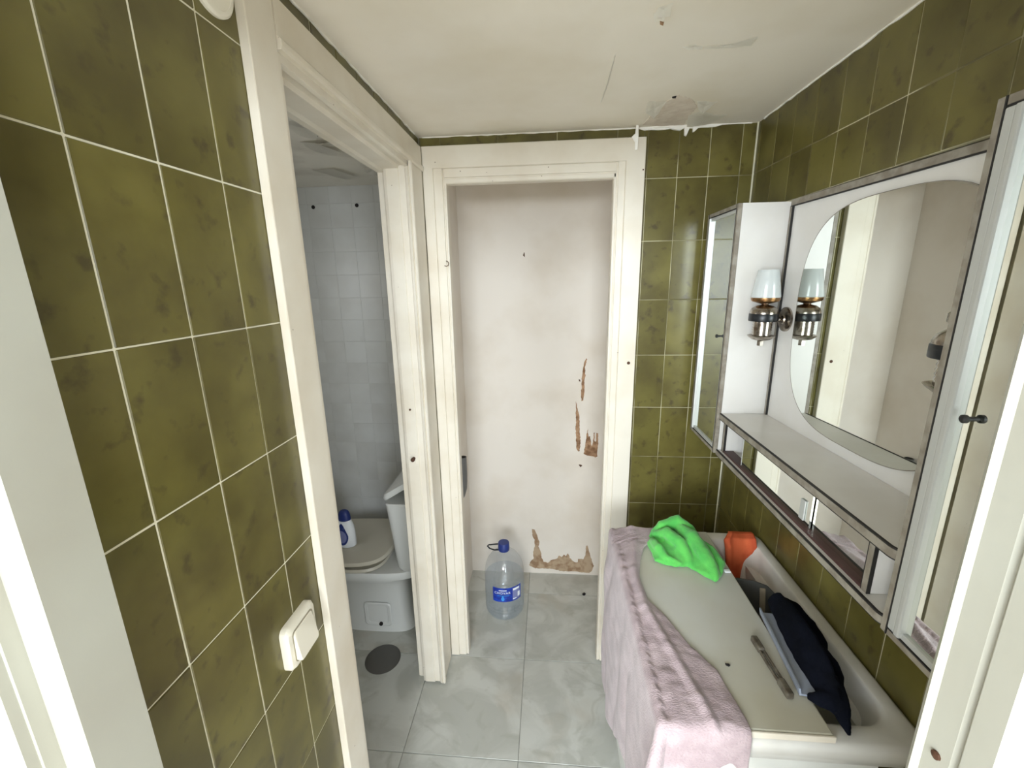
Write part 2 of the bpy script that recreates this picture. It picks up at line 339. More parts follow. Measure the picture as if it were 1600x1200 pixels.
PL = [(-0.086, 0.284), (-0.071, 0.282), (-0.055, 0.244), (-0.043, 0.198), (-0.049, 0.175), (-0.035, 0.138), (-0.031, 0.1), (-0.018, 0.077), (0.006, 0.069), (0.027, 0.091), (0.056, 0.097), (0.068, 0.121), (0.084, 0.11), (0.096, 0.129), (0.107, 0.115), (0.119, 0.137), (0.131, 0.107), (0.15, 0.084), (0.172, 0.078), (0.176, 0.102), (0.207, 0.103), (0.216, 0.129), (0.219, 0.19), (0.229, 0.193), (0.238, 0.149), (0.249, 0.112), (0.265, 0.061), (0.257, 0.032), (0.243, 0.013), (0.2, 0.015), (0.159, 0.021), (0.122, 0.019), (0.081, 0.019), (0.04, 0.03), (-0.027, 0.031), (-0.068, 0.03), (-0.102, 0.05), (-0.097, 0.074), (-0.078, 0.093), (-0.08, 0.131), (-0.07, 0.178), (-0.072, 0.216), (-0.082, 0.238)]
for p, mt in ((RIP1, 'bare'), (RIP2, 'bare'), (RIP3, 'bare'), (PL, 'bare_grey')):
    patch('bare_patch', p, 'y', 2.1505, 0.003, mt, closet_back, 0.004)
for p in ([(0.158, 1.156), (0.166, 1.153), (0.168, 1.143), (0.161, 1.145)], [(0.168, 0.684), (0.182, 0.683), (0.187, 0.677), (0.177, 0.669)], [(-0.121, 1.77), (-0.116, 1.785), (-0.113, 1.783), (-0.112, 1.762)]):
    patch('chip', p, 'y', 2.150, 0.003, 'rust', closet_back)
# ceiling: peeling paint
patch('bare_patch', [(0.328, 1.372), (0.349, 1.336), (0.398, 1.371), (0.428, 1.426), (0.428, 1.493), (0.434, 1.575), (0.374, 1.577), (0.300, 1.560), (0.310, 1.47)], 'z', Cz-0.0012, 0.002, 'bare_ceil', ceiling, 0.006)
def flake(name, pts, drops, mat, parent, z0=Cz, th=0.0012):
    """a curled sheet of paint: outline in plan, each corner with its own drop below the ceiling"""
    bm = bmesh.new(); cx = sum(p[0] for p in pts)/len(pts); cyy = sum(p[1] for p in pts)/len(pts); cd = sum(drops)/len(drops)
    ring = []
    n = len(pts)
    for i in range(n):
        for q in range(4):
            f = q/4; x = pts[i][0]*(1-f)+pts[(i+1) % n][0]*f; y = pts[i][1]*(1-f)+pts[(i+1) % n][1]*f; d = drops[i]*(1-f)+drops[(i+1) % n]*f
            j = 0.004*noise.noise((x*60, y*60, 3)); ring.append((x+j, y-j, d+abs(j)*0.6))
    top = bm.verts.new((cx, cyy, z0-cd*0.55)); vr = [bm.verts.new((x, y, z0-d-0.0006)) for x, y, d in ring]
    mid = [bm.verts.new(((x+cx)/2, (y+cyy)/2, z0-(d*0.5+cd*0.28)-0.0008)) for x, y, d in ring]; N = len(ring)
    for i in range(N):
        bm.faces.new((vr[i], vr[(i+1) % N], mid[(i+1) % N], mid[i])); bm.faces.new((mid[i], mid[(i+1) % N], top))
    geo = bmesh.ops.solidify(bm, geom=bm.faces[:], thickness=th); return from_bm(name, bm, mat, parent)
flake('paint_flake', [(0.276, 1.365), (0.328, 1.372), (0.323, 1.445), (0.318, 1.478), (0.282, 1.428)], [0.0, 0.001, 0.006, 0.009, 0.005], 'flake', ceiling)
flake('paint_flake', [(0.414, 1.383), (0.471, 1.39), (0.459, 1.435), (0.456, 1.462), (0.434, 1.432)], [0.0, 0.001, 0.006, 0.009, 0.005], 'flake', ceiling)
flake('paint_flake', [(0.42, 1.48), (0.448, 1.45), (0.499, 1.491), (0.543, 1.496), (0.509, 1.572), (0.48, 1.575), (0.443, 1.572)], [0.004, 0.002, 0.001, 0.0, 0.002, 0.005, 0.008], 'flake', ceiling)
flake('paint_flake', [(0.197, 0.931), (0.221, 0.923), (0.223, 0.951), (0.194, 0.946)], [0.002, 0.0, 0.008, 0.010], 'flake', ceiling)
flake('paint_flake', [(0.194, 0.948), (0.214, 0.945), (0.215, 0.962), (0.200, 0.962)], [0.0, 0.0, 0.008, 0.008], 'flake', ceiling)
flake('paint_flake', [(0.284, 1.079), (0.308, 1.071), (0.330, 1.083), (0.327, 1.093), (0.296, 1.091)], [0.0004, 0.0, 0.0, 0.0012, 0.002], 'flake', ceiling)
flake('paint_flake', [(0.330, 1.083), (0.352, 1.087), (0.407, 1.077), (0.427, 1.057), (0.430, 1.091), (0.376, 1.096), (0.332, 1.095)], [0.0, 0.0, 0.0, 0.0, 0.001, 0.001, 0.001], 'flake', ceiling)
flake('paint_flake', [(0.147, 1.080), (0.1462, 1.11), (0.1495, 1.18), (0.1505, 1.26), (0.1455, 1.36), (0.143, 1.358), (0.148, 1.258), (0.147, 1.18), (0.143, 1.111)], [0.0, 0, 0, 0, 0, 0.0006, 0.0006, 0.0008, 0.001], 'flake', ceiling)
patch('chip', [(0.212, 0.979), (0.221, 0.985), (0.222, 0.995), (0.215, 0.990)], 'z', Cz-0.001, 0.002, 'bare', ceiling)
patch('chip', [(0.335, 1.345), (0.345, 1.34), (0.347, 1.352), (0.338, 1.352)], 'z', Cz-0.002, 0.002, 'dark', ceiling)
# plaster drips over the top of the back wall tiles
bm = bmesh.new()
for pts in ([(0.438, 2.133), (0.4405, 2.104), (0.446, 2.101), (0.456, 2.126), (0.466, 2.126), (0.466, 2.112), (0.470, 2.112), (0.486, 2.126), (0.50, 2.133)], [(0.33, 2.133), (0.347, 2.128), (0.383, 2.129), (0.405, 2.122), (0.425, 2.118), (0.438, 2.124), (0.44, 2.133)]):
    add_prism(bm, pts, 'y', By-0.009, By+0.001)
from_bm('plaster_drip', bm, 'flake', ceiling)
bm = bmesh.new()
pr = random.Random(3); xs = [-0.43+0.0225*i for i in range(50)]
pts = [(x, Cz-0.001-pr.random()*0.003-(0.006 if 0.3 < x < 0.56 else 0)) for x in xs if x < 0.668]
add_prism(bm, [(xs[0], Cz)]+pts+[(pts[-1][0], Cz)], 'y', By-0.004, By+0.001); from_bm('plaster_edge', bm, 'flake', ceiling)
pys = [0.345+0.025*i for i in range(49)]
for wx in (Lx, Rx-0.003):
    bm = bmesh.new(); pts = [(y, Cz-0.0015-pr.random()*0.004) for y in pys]
    add_prism(bm, [(pys[0], Cz)]+pts+[(pts[-1][0], Cz)], 'x', wx, wx+0.003); from_bm('plaster_edge', bm, 'flake', ceiling)
# pale caulk in the two back corners
box('corner_joint', Rx-0.0035, Rx+0.001, By-0.0035, By+0.001, 0.0, Cz, 'grout', wall_back)

# ------------------------------------------------------------------ door frames
# doorway the photograph looks through
d1 = S(empty('door_1', (0, 0.27, 0)))
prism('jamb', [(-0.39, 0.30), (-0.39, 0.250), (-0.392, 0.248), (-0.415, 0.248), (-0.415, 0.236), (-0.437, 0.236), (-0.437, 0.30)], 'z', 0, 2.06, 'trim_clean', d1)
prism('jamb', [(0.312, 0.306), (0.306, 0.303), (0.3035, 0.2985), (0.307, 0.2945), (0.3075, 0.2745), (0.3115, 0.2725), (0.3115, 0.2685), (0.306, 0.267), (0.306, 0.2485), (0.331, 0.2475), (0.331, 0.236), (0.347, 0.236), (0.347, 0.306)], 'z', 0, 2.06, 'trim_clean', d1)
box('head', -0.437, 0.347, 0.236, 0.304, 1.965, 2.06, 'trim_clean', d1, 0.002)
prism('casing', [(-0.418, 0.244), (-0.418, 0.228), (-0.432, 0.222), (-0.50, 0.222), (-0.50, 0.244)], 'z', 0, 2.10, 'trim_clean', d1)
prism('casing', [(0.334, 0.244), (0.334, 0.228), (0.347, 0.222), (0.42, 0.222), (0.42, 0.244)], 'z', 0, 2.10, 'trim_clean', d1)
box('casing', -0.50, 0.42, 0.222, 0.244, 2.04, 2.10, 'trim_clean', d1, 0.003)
lathe('screw', [(0.0001, 0.0), (0.0035, 0.0), (0.0035, 0.002), (0.0001, 0.003)], (0.3075, 0.284, 1.285), 'rust', d1, 10, axis=(-1, 0, 0))
adopt(d1)
# toilet doorway in the left wall
d2 = S(empty('door_2', (-0.445, 1.08, 0)))
TR = 'trim'
prism('casing', [(-0.4445, 0.681), (-0.431, 0.681), (-0.430, 0.683), (-0.430, 0.752), (-0.4325, 0.755), (-0.4445, 0.757)], 'z', 0.0, 2.10, TR, d2)
prism('jamb', [(-0.436, 0.757), (-0.436, 0.768), (-0.545, 0.768), (-0.545, 0.757)], 'z', 0.0, 2.03, TR, d2)
prism('jamb', [(-0.545, 1.455), (-0.545, 1.446), (-0.528, 1.446), (-0.522, 1.440), (-0.518, 1.424), (-0.508, 1.420), (-0.470, 1.420), (-0.468, 1.424), (-0.449, 1.424), (-0.445, 1.418), (-0.436, 1.414), (-0.436, 1.455)], 'z', 0.012, 2.03, TR, d2)
prism('casing', [(-0.4445, 1.425), (-0.432, 1.416), (-0.427, 1.416), (-0.424, 1.420), (-0.4245, 1.434), (-0.430, 1.440), (-0.430, 1.552), (-0.4335, 1.556), (-0.4445, 1.556)], 'z', 0.010, 2.02, TR, d2)
prism('casing', [(-0.4445, 2.02), (-0.426, 2.02), (-0.424, 2.026), (-0.424, 2.034), (-0.430, 2.040), (-0.430, 2.096), (-0.4335, 2.10), (-0.4445, 2.10)], 'y', 0.757, 1.556, TR, d2)
prism('head', [(-0.545, 1.996), (-0.528, 1.996), (-0.518, 2.000), (-0.470, 2.000), (-0.466, 2.010), (-0.449, 2.010), (-0.445, 2.004), (-0.436, 2.006), (-0.436, 2.03), (-0.545, 2.03)], 'y', 0.768, 1.455, TR, d2)
lt = box('strike_plate', -0.502, -0.478, 1.4185, 1.4205, 1.005, 1.048, TR, d2, 0.0005)
lathe('latch_bolt', [(0.006, 0), (0.006, 0.008), (0.0075, 0.010), (0.0075, 0.018), (0.005, 0.02)], (-0.487, 1.419, 1.027), 'rust', lt, 12, axis=(0, -1, 0))
lathe('screw', [(0.0001, 0.0), (0.004, 0.0), (0.004, 0.002), (0.0001, 0.0025)], (-0.488, 1.4195, 1.213), 'rust', d2, 10, axis=(0, -1, 0))
adopt(d2)
# closet doorway in the back wall
d3 = S(empty('door_3', (-0.05, By, 0)))
fy = 1.566
prism('casing', [(-0.431, fy+0.001), (-0.4285, fy), (-0.3965, fy), (-0.395, fy+0.003), (-0.395, By-0.001), (-0.431, By-0.001)], 'z', 0.004, 2.10, TR, d3)
prism('jamb', [(-0.396, fy+0.006), (-0.3935, fy+0.004), (-0.3645, fy+0.004), (-0.3635, fy+0.010), (-0.3605, fy+0.010), (-0.358, fy+0.008), (-0.353, fy+0.010), (-0.352, fy+0.045), (-0.372, fy+0.047), (-0.372, fy+0.095), (-0.396, fy+0.095)], 'z', 0.004, 2.03, TR, d3)
prism('casing', [(0.2555, By-0.001), (0.2555, fy+0.003), (0.257, fy), (0.317, fy), (0.3185, fy+0.002), (0.3185, By-0.001)], 'z', 0.004, 2.10, TR, d3)
prism('jamb', [(0.256, fy+0.006), (0.2535, fy+0.004), (0.233, fy+0.004), (0.232, fy+0.010), (0.2295, fy+0.010), (0.227, fy+0.008), (0.2205, fy+0.008), (0.2185, fy+0.012), (0.2185, fy+0.045), (0.240, fy+0.047), (0.240, fy+0.095), (0.256, fy+0.095)], 'z', 0.012, 2.03, TR, d3)
prism('casing', [(fy+0.003, 2.030), (fy, 2.032), (fy, 2.099), (fy+0.002, 2.101), (By-0.001, 2.101), (By-0.001, 2.030)], 'x', -0.3965, 0.257, TR, d3)
prism('head', [(fy+0.006, 2.0305), (fy+0.004, 2.028), (fy+0.004, 2.002), (fy+0.010, 2.001), (fy+0.010, 1.998), (fy+0.008, 1.996), (fy+0.008, 1.985), (fy+0.012, 1.982), (fy+0.045, 1.982), (fy+0.047, 2.004), (fy+0.095, 2.004), (fy+0.095, 2.0305)], 'x', -0.358, 0.2245, TR, d3)
for hx, hz, r in ((0.295, 1.353, 0.006), (0.312, 2.002, 0.0025), (-0.385, 2.05, 0.0015), (-0.30, 2.02, 0.0015), (0.0, 2.022, 0.0015)):
    lathe('screw_hole', [(0.0001, 0.0), (r, 0.0), (r, 0.0006), (0.0001, 0.0008)], (hx, fy+0.0002 if hz > 2.03 or hx > 0.25 else fy+0.0042, hz), 'rust', d3, 10, axis=(0, -1, 0))
adopt(d3)
bm = bmesh.new()
add_tube(bm, [(-0.362, fy+0.004, 1.725), (-0.362, fy-0.008, 1.725)]+[(-0.362+0.009*math.sin(a), fy-0.010, 1.725-0.009+0.009*math.cos(a)) for a in [math.radians(d) for d in range(0, 250, 25)]], 0.0013, 8)
hk = from_bm('cup_hook', bm, 'rust'); shade(hk)
tag(hk, 'small rusty wire cup hook screwed into the closet door frame', 'hook')
# strip of paint hanging down over the closet frame
bm = bmesh.new(); pts = [(0.289, 2.133), (0.2895, 2.10), (0.2890, 2.062), (0.281, 2.060), (0.279, 2.082), (0.268, 2.098), (0.279, 2.108), (0.2815, 2.133)]
add_prism(bm, pts, 'y', fy-0.006, fy-0.0048)
for v in bm.verts: v.co.y -= 0.006*math.sin((2.133-v.co.z)*40)
from_bm('hanging_paint_strip', bm, 'flake', ceiling)

# ------------------------------------------------------------------ toilet room
tb = S(boxes('wall_toilet_back', [(-1.45, -0.545, 2.1012, 2.17, 0, 2.3)], 'dark_grout'))
wall_tiles(tb, 'y', 2.10, -1, span(-0.60, 0.11, -1.30, -0.545), span(0.813, 0.11, 0.263, 2.10), None, 'white_tile', 0.0036, 0.0008, 0.0003)
S(boxes('wall_toilet_left', [(-1.46, -1.36, 0.60, 2.17, 0, 2.3)], 'white_tile'))
S(boxes('wall_toilet_front', [(-1.46, -0.545, 0.55, 0.65, 0, 2.3)], 'white_tile'))
tcl = S(boxes('ceiling_toilet', [(-1.46, -0.548, 0.5, 2.103, 2.10, 2.2)], 'toilet_ceiling'))
Tz = 2.10
for pts, dr in (([(-0.75, 1.30), (-0.70, 1.27), (-0.665, 1.34), (-0.700, 1.375), (-0.745, 1.36)], [0.0, 0.0, 0.004, 0.022, 0.014]),
                ([(-0.728, 1.42), (-0.700, 1.405), (-0.655, 1.43), (-0.625, 1.47), (-0.640, 1.505), (-0.690, 1.485), (-0.735, 1.50)], [0.020, 0.026, 0.008, 0.0, 0.0, 0.012, 0.004]),
                ([(-0.80, 1.46), (-0.735, 1.44), (-0.700, 1.53), (-0.745, 1.60), (-0.81, 1.56)], [0.0, 0.012, 0.016, 0.010, 0.0]),
                ([(-0.740, 1.80), (-0.700, 1.78), (-0.655, 1.80), (-0.650, 1.83), (-0.700, 1.822), (-0.735, 1.83)], [0.004, 0.0, 0.0, 0.010, 0.024, 0.014]),
                ([(-0.73, 1.93), (-0.66, 1.88), (-0.62, 1.95), (-0.64, 2.04), (-0.72, 2.06)], [0.012, 0.02, 0.004, 0.0, 0.006]),
                ([(-0.95, 1.80), (-0.84, 1.76), (-0.80, 1.90), (-0.90, 1.98)], [0.0, 0.01, 0.014, 0.0])):
    flake('paint_flake', pts, dr, 'flake_grey', tcl, Tz)
for pts in ([(-0.728, 1.365), (-0.690, 1.372), (-0.672, 1.41), (-0.700, 1.402), (-0.715, 1.42)], [(-0.745, 1.31), (-0.715, 1.295), (-0.705, 1.315), (-0.73, 1.32)], [(-0.735, 1.825), (-0.69, 1.815), (-0.655, 1.823), (-0.64, 1.845), (-0.68, 1.86), (-0.72, 1.85)]):
    patch('bare_patch', pts, 'z', Tz-0.0012, 0.003, 'dark_damp', tcl, 0.005)
for hx, hz in ((-1.121, 2.010), (-0.905, 2.012)):
    lathe('screw_hole', [(0.0001, 0.0), (0.009, 0.0), (0.009, 0.001), (0.0001, 0.001)], (hx, 2.0998, hz), 'dark', tb, 12, axis=(0, -1, 0))

# toilet: axis along -x, tank at the shared wall
ty = 1.775
tl = empty('toilet', (-0.8, ty, 0), 'old white close coupled toilet seen side-on through the left doorway, lid closed', 'toilet')
def oval(x0, x1, hw, z, n=44, sq=4.0, back=None):
    out = []; cx = (x0+x1)/2; hx = (x1-x0)/2
    for k in range(n):
        a = 2*math.pi*k/n; c, s = math.cos(a), math.sin(a)
        out.append(Vector((cx+hx*math.copysign(abs(c)**(2/sq), c), ty+hw*math.copysign(abs(s)**(2/sq), s), z)))
    return out
loft('pedestal', [oval(-1.02, -0.645, 0.098, 0.0, sq=4), oval(-1.02, -0.65, 0.096, 0.02, sq=4), oval(-1.01, -0.665, 0.09, 0.06, sq=4), oval(-1.00, -0.672, 0.092, 0.17, sq=4), oval(-1.03, -0.668, 0.115, 0.25, sq=3.4), oval(-1.09, -0.63, 0.150, 0.315, sq=3), oval(-1.13, -0.555, 0.172, 0.345, sq=3.2), oval(-1.14, -0.55, 0.176, 0.372, sq=3.2), oval(-1.135, -0.552, 0.172, 0.382, sq=3.2)], 'toiletware', tl)
pf = ty-0.091
bm = bmesh.new(); add_loft(bm, [[Vector((p.x, pf-0.006, p.y)) for p in rrect(-0.88, -0.745, 0.035, 0.165, 0.02, 0)], [Vector((p.x, pf-0.010, p.y)) for p in rrect(-0.875, -0.75, 0.04, 0.16, 0.018, 0)], [Vector((p.x, pf-0.008, p.y)) for p in rrect(-0.862, -0.763, 0.052, 0.148, 0.014, 0)], [Vector((p.x, pf-0.001, p.y)) for p in rrect(-0.856, -0.769, 0.058, 0.142, 0.012, 0)]])
o = from_bm('side_recess', bm, 'toiletware', tl); shade(o)
lathe('bolt_cap', [(0.009, 0), (0.009, 0.008), (0.005, 0.012)], (-0.80, pf-0.006, 0.048), 'dark', tl, 14, axis=(0, -1, 0))
def tloop(x0, x1, y0, y1, r, z): return rrect(x0, x1, y0, y1, r, z, 5)
loft('tank', [tloop(-0.665, -0.553, ty-0.150, ty+0.150, 0.03, 0.384), tloop(-0.675, -0.552, ty-0.165, ty+0.165, 0.035, 0.41), tloop(-0.695, -0.55, ty-0.178, ty+0.178, 0.03, 0.70), tloop(-0.698, -0.55, ty-0.180, ty+0.180, 0.028, 0.728), tloop(-0.694, -0.553, ty-0.176, ty+0.176, 0.026, 0.733)], 'toiletware', tl)
bm = bmesh.new(); add_loft(bm, [tloop(-0.700, -0.548, ty-0.184, ty+0.184, 0.03, 0.0), tloop(-0.704, -0.546, ty-0.187, ty+0.187, 0.032, 0.012), tloop(-0.700, -0.548, ty-0.184, ty+0.184, 0.03, 0.028), tloop(-0.675, -0.57, ty-0.165, ty+0.165, 0.03, 0.038)])
for v in bm.verts: v.co.z += 0.745+(v.co.x+0.70)*0.62; 
for v in bm.verts: v.co.x += 0.0
o = from_bm('tank_lid', bm, 'toiletware', tl); shade(o)
loft('seat_ring', [oval(-1.16, -0.745, 0.182, 0.386), oval(-1.165, -0.74, 0.187, 0.394), oval(-1.16, -0.745, 0.182, 0.404)], 'seat', tl)
bm = bmesh.new(); add_loft(bm, [oval(-1.17, -0.725, 0.190, 0.0), oval(-1.175, -0.72, 0.195, 0.006), oval(-1.165, -0.73, 0.186, 0.016), oval(-1.10, -0.78, 0.14, 0.020)])
for v in bm.verts: v.co.z += 0.412+(v.co.x+1.17)*0.045
o = from_bm('seat_lid', bm, 'seat', tl); shade(o)
adopt(tl)
# detergent bottle on the lid
bx, by, bz = -0.945, 1.72, 0.4445
db = empty('detergent_bottle', (bx, by, bz), 'white bottle with dark blue cap standing on the closed toilet lid', 'bottle')
dprof = [(0.038, 0.0), (0.042, 0.004), (0.0435, 0.03), (0.043, 0.07), (0.040, 0.10), (0.033, 0.125), (0.028, 0.135)]
lathe('bottle_body', dprof, (bx, by, bz), 'labelwhite', db, 32, 1.0, 0.65)
lathe('cap', [(0.0285, 0.135), (0.029, 0.14), (0.026, 0.165), (0.020, 0.178), (0.012, 0.183)], (bx, by, bz), 'blue', db, 32, 1.0, 0.75)
def drad(z):
    for (r0, z0), (r1, z1) in zip(dprof, dprof[1:]):
        if z0 <= z <= z1: return r0+(r1-r0)*(z-z0)/(z1-z0)
    return 0.03
def wrap_disc(name, cth, cz, rth, rz, rf, mat, parent, c, sx=1.0, sy_=1.0, off=0.0008, n=24, tear=0.0):
    bm = bmesh.new(); rings = []
    for k in (0.0, 0.35, 0.7, 1.0):
        rg = []
        for i in range(n):
            a = 2*math.pi*i/n; th = cth+rth*k*math.cos(a)*(1-tear*max(0, math.sin(a))); z = cz+rz*k*math.sin(a)*(1+tear*max(0, math.sin(a)))
            r = rf(z)+off; rg.append(bm.verts.new((c[0]+r*sx*math.cos(th), c[1]+r*sy_*math.sin(th), c[2]+z)))
        rings.append(rg)
    for a, b in zip(rings, rings[1:]):
        for i in range(n): bm.faces.new((a[i], a[(i+1) % n], b[(i+1) % n], b[i]))
    bmesh.ops.remove_doubles(bm, verts=bm.verts[:], dist=1e-6); return from_bm(name, bm, mat, parent, True)
lb = wrap_disc('label', math.radians(-105), 0.062, 0.75, 0.048, drad, 'blue', db, (bx, by, bz), 1.0, 0.65, tear=0.3)
wrap_disc('label_print', math.radians(-104), 0.058, 0.55, 0.032, drad, 'labelgrey', lb, (bx, by, bz), 1.0, 0.65, off=0.0014)
adopt(db)
# round cover plate on the toilet floor
fd = lathe('floor_cover', [(0.078, 0.0), (0.078, 0.002), (0.074, 0.0035), (0.01, 0.004)], (-0.738, 1.525, 0.0002), 'drainplate', None, 40)
tag(fd, 'round dark metal cover plate on the toilet room floor', 'drain cover')
# grey pipe stub on the closet's left wall
pp = tube('pipe_stub', [(-0.416, 1.935, 0.81), (-0.416, 1.935, 0.72), (-0.416, 1.928, 0.685), (-0.416, 1.915, 0.655), (-0.42, 1.88, 0.635), (-0.436, 1.85, 0.62)], 0.0185, 'pipe', None, 16)
lathe('pipe_mouth', [(0.0001, 0.0), (0.0145, 0.0), (0.0145, 0.0008), (0.0001, 0.001)], (-0.416, 1.935, 0.8102), 'dark', pp, 16)
tag(pp, 'grey plastic pipe stub on the closet side wall beside door frame', 'pipe')

# ------------------------------------------------------------------ wall plates on the green tiles
ls = empty('light_switch', (Lx, 0.597, 1.05), 'cream square light switch tilted rocker on the green tiles', 'light switch')
def xloop(y0, y1, z0, z1, r, x): return [Vector((x, p.x, p.y)) for p in rrect(y0, y1, z0, z1, r, 0, 6)]
loft('switch_plate', [xloop(0.556, 0.640, 1.008, 1.092, 0.012, Lx), xloop(0.556, 0.640, 1.008, 1.092, 0.012, Lx+0.010), xloop(0.559, 0.637, 1.011, 1.089, 0.012, Lx+0.0145), xloop(0.566, 0.630, 1.018, 1.082, 0.008, Lx+0.0155)], 'ivory', ls)
loft('groove', [xloop(0.567, 0.629, 1.019, 1.081, 0.008, Lx+0.0150), xloop(0.567, 0.629, 1.019, 1.081, 0.008, Lx+0.0163)], 'ivory_dark', ls)
bm = bmesh.new(); add_loft(bm, [xloop(0.569, 0.627, 1.021, 1.079, 0.006, Lx+0.014), xloop(0.569, 0.627, 1.021, 1.079, 0.006, Lx+0.0195), xloop(0.571, 0.625, 1.023, 1.077, 0.006, Lx+0.0215)])
for v in bm.verts:
    if v.co.x > Lx+0.016: v.co.x += (1.05-v.co.z)*0.16
o = from_bm('rocker', bm, 'ivory', ls); shade(o)
adopt(ls)
rc = lathe('junction_cover', [(0.042, 0.0), (0.042, 0.004), (0.039, 0.007), (0.034, 0.0075), (0.033, 0.006), (0.001, 0.0065)], (Lx, 0.632, 2.045), 'ivory', None, 40, axis=(1, 0, 0))
tag(rc, 'round cream blank cover plate high on the left green tiles', 'cover plate')

# ------------------------------------------------------------------ mirror unit on the right wall
ST_ = 1.244
PX = 0.6675   # front of the centre panel at its far edge; the panel is set slightly askew in the wall
SK = 0.036
Y0, Y1, ZB, ZT = 0.613, 1.312, 1.11, 1.852
mp_ = empty('wall_mirror', (PX, (Y0+Y1)/2, ZB), 'white laminate panel with a large rounded mirror above the shelf', 'mirror')
def askew(bm):
    for v in bm.verts: v.co.x += (Y1-v.co.y)*SK
    return bm
def pbox(nm, a, b, z0, z1, mat, bev=0.0):
    bm = bmesh.new(); add_box(bm, a, b, Y0, Y1, z0, z1, bev); return from_bm(nm, askew(bm), mat, mp_)
pbox('panel', PX, PX+0.008, ZB, ZT-0.012, 'laminate')
pbox('edge_band', PX-0.004, PX+0.008, ZT-0.012, ZT+0.004, 'band', 0.001)
for ya, yb, xa, mt in ((Y1-0.010, Y1-0.0005, PX-0.005, 'band'), (Y1-0.0125, Y1-0.010, PX-0.0052, 'black')):
    box('edge_band' if mt == 'band' else 'edge_line', xa, PX+0.004, ya, yb, ST_, ZT-0.0145, mt, mp_)
pbox('edge_line', PX-0.0043, PX+0.008, ZT-0.0145, ZT-0.012, 'black')
cyM, czM, hw, hh = 0.9625, 1.543, 0.259, 0.271
def sq(a, n=3.1):
    c, s = math.cos(a), math.sin(a); return math.copysign(abs(c)**(2/n), c), math.copysign(abs(s)**(2/n), s)
loop = [sq(2*math.pi*k/96) for k in range(96)]
bm = bmesh.new(); add_prism(bm, [(cyM+hw*c, czM+hh*s) for c, s in loop], 'x', PX-0.0045, PX-0.0002); askew(bm); mg = from_bm('mirror_glass', bm, 'mirror', mp_)
bm = bmesh.new()
for a in range(96):
    q = [(loop[a], 1.0), (loop[(a+1) % 96], 1.0), (loop[(a+1) % 96], 1.006), (loop[a], 1.006)]
    bm.faces.new([bm.verts.new((PX-0.0046, cyM+hw*c*k, czM+hh*s*k)) for (c, s), k in q])
bmesh.ops.remove_doubles(bm, verts=bm.verts[:], dist=1e-6); bmesh.ops.solidify(bm, geom=bm.faces[:], thickness=0.004); askew(bm); from_bm('mirror_edge', bm, 'band', mp_)
adopt(mp_)
FX = 0.526
def wing(y0, y1, label, knob_y, fr0, fr1):
    """cabinet with mirrored front; fr0 / fr1 = aluminium stile widths at the low-y and high-y side"""
    w = empty('mirror_cabinet', (FX, (y0+y1)/2, ZB), label, 'cabinet', 'mirrored side cabinets on the right wall')
    boxes('carcass', [(FX+0.012, 0.6705, y0, y0+0.010, ZB, ZT), (FX+0.012, 0.6705, y1-0.010, y1, ZB, ZT), (FX+0.012, 0.6705, y0+0.010, y1-0.010, ZB, ZB+0.012), (FX+0.012, 0.6705, y0+0.010, y1-0.010, ZT-0.012, ZT), (0.6635, 0.6705, y0+0.010, y1-0.010, ZB+0.012, ZT-0.012)], 'laminate', w)
    for a, b in ((y0, y0+0.010), (y1-0.010, y1)):
        box('edge_band', FX, FX+0.0115, a, b, ZB, ZT, 'band', w, 0.0008)
        c = b if a == y0 else a-0.0022
        box('edge_line', FX-0.0004, FX+0.0115, c, c+0.0022, ZB, ZT, 'black', w)
    for z0 in (ZB, ZT-0.011):
        box('edge_band', FX, FX+0.0115, y0+0.0125, y1-0.0125, z0, z0+0.011, 'band', w, 0.0008)
        c = z0+0.011 if z0 == ZB else z0-0.0022
        box('edge_line', FX-0.0004, FX+0.0115, y0+0.0125, y1-0.0125, c, c+0.0022, 'black', w)
    d = empty('mirror_door', (0, 0, 0)); d.parent = w
    i0, i1, j0, j1 = y0+0.0125, y1-0.0125, ZB+0.0135, ZT-0.0135
    box('mirror_glass', FX+0.006, FX+0.010, i0+fr0*0.6, i1-fr1*0.6, j0+0.008, j1-0.008, 'mirror', d)
    for a, b, fw in ((i0, i0+fr0, fr0), (i1-fr1, i1, fr1)):
        if fw > 0.004:
            box('frame_stile', FX-0.004, FX+0.010, a, a+fw*0.42, j0, j1, 'alu', d, 0.0025, 2)
            box('frame_stile', FX-0.001, FX+0.010, a+fw*0.46, b, j0, j1, 'alu', d, 0.002, 2)
        else: box('frame_stile', FX, FX+0.010, a, b, j0, j1, 'alu', d, 0.0005)
    for a in (j0, j1-0.010): box('frame_rail', FX+0.001, FX+0.010, i0, i1, a, a+0.010, 'alu', d, 0.001)
    lathe('knob', [(0.003, 0), (0.003, 0.006), (0.0055, 0.008), (0.0055, 0.012), (0.003, 0.014)], (FX+0.006, knob_y, 1.476), 'lampblack', d, 14, axis=(-1, 0, 0))
    adopt(w); return w
wing(1.314, 1.546, 'narrow mirrored cabinet at the far end, its white side facing the viewer', 1.367, 0.003, 0.018)
wing(0.380, 0.611, 'narrow mirrored cabinet nearest the viewer with a silver framed mirror front', 0.555, 0.003, 0.024)
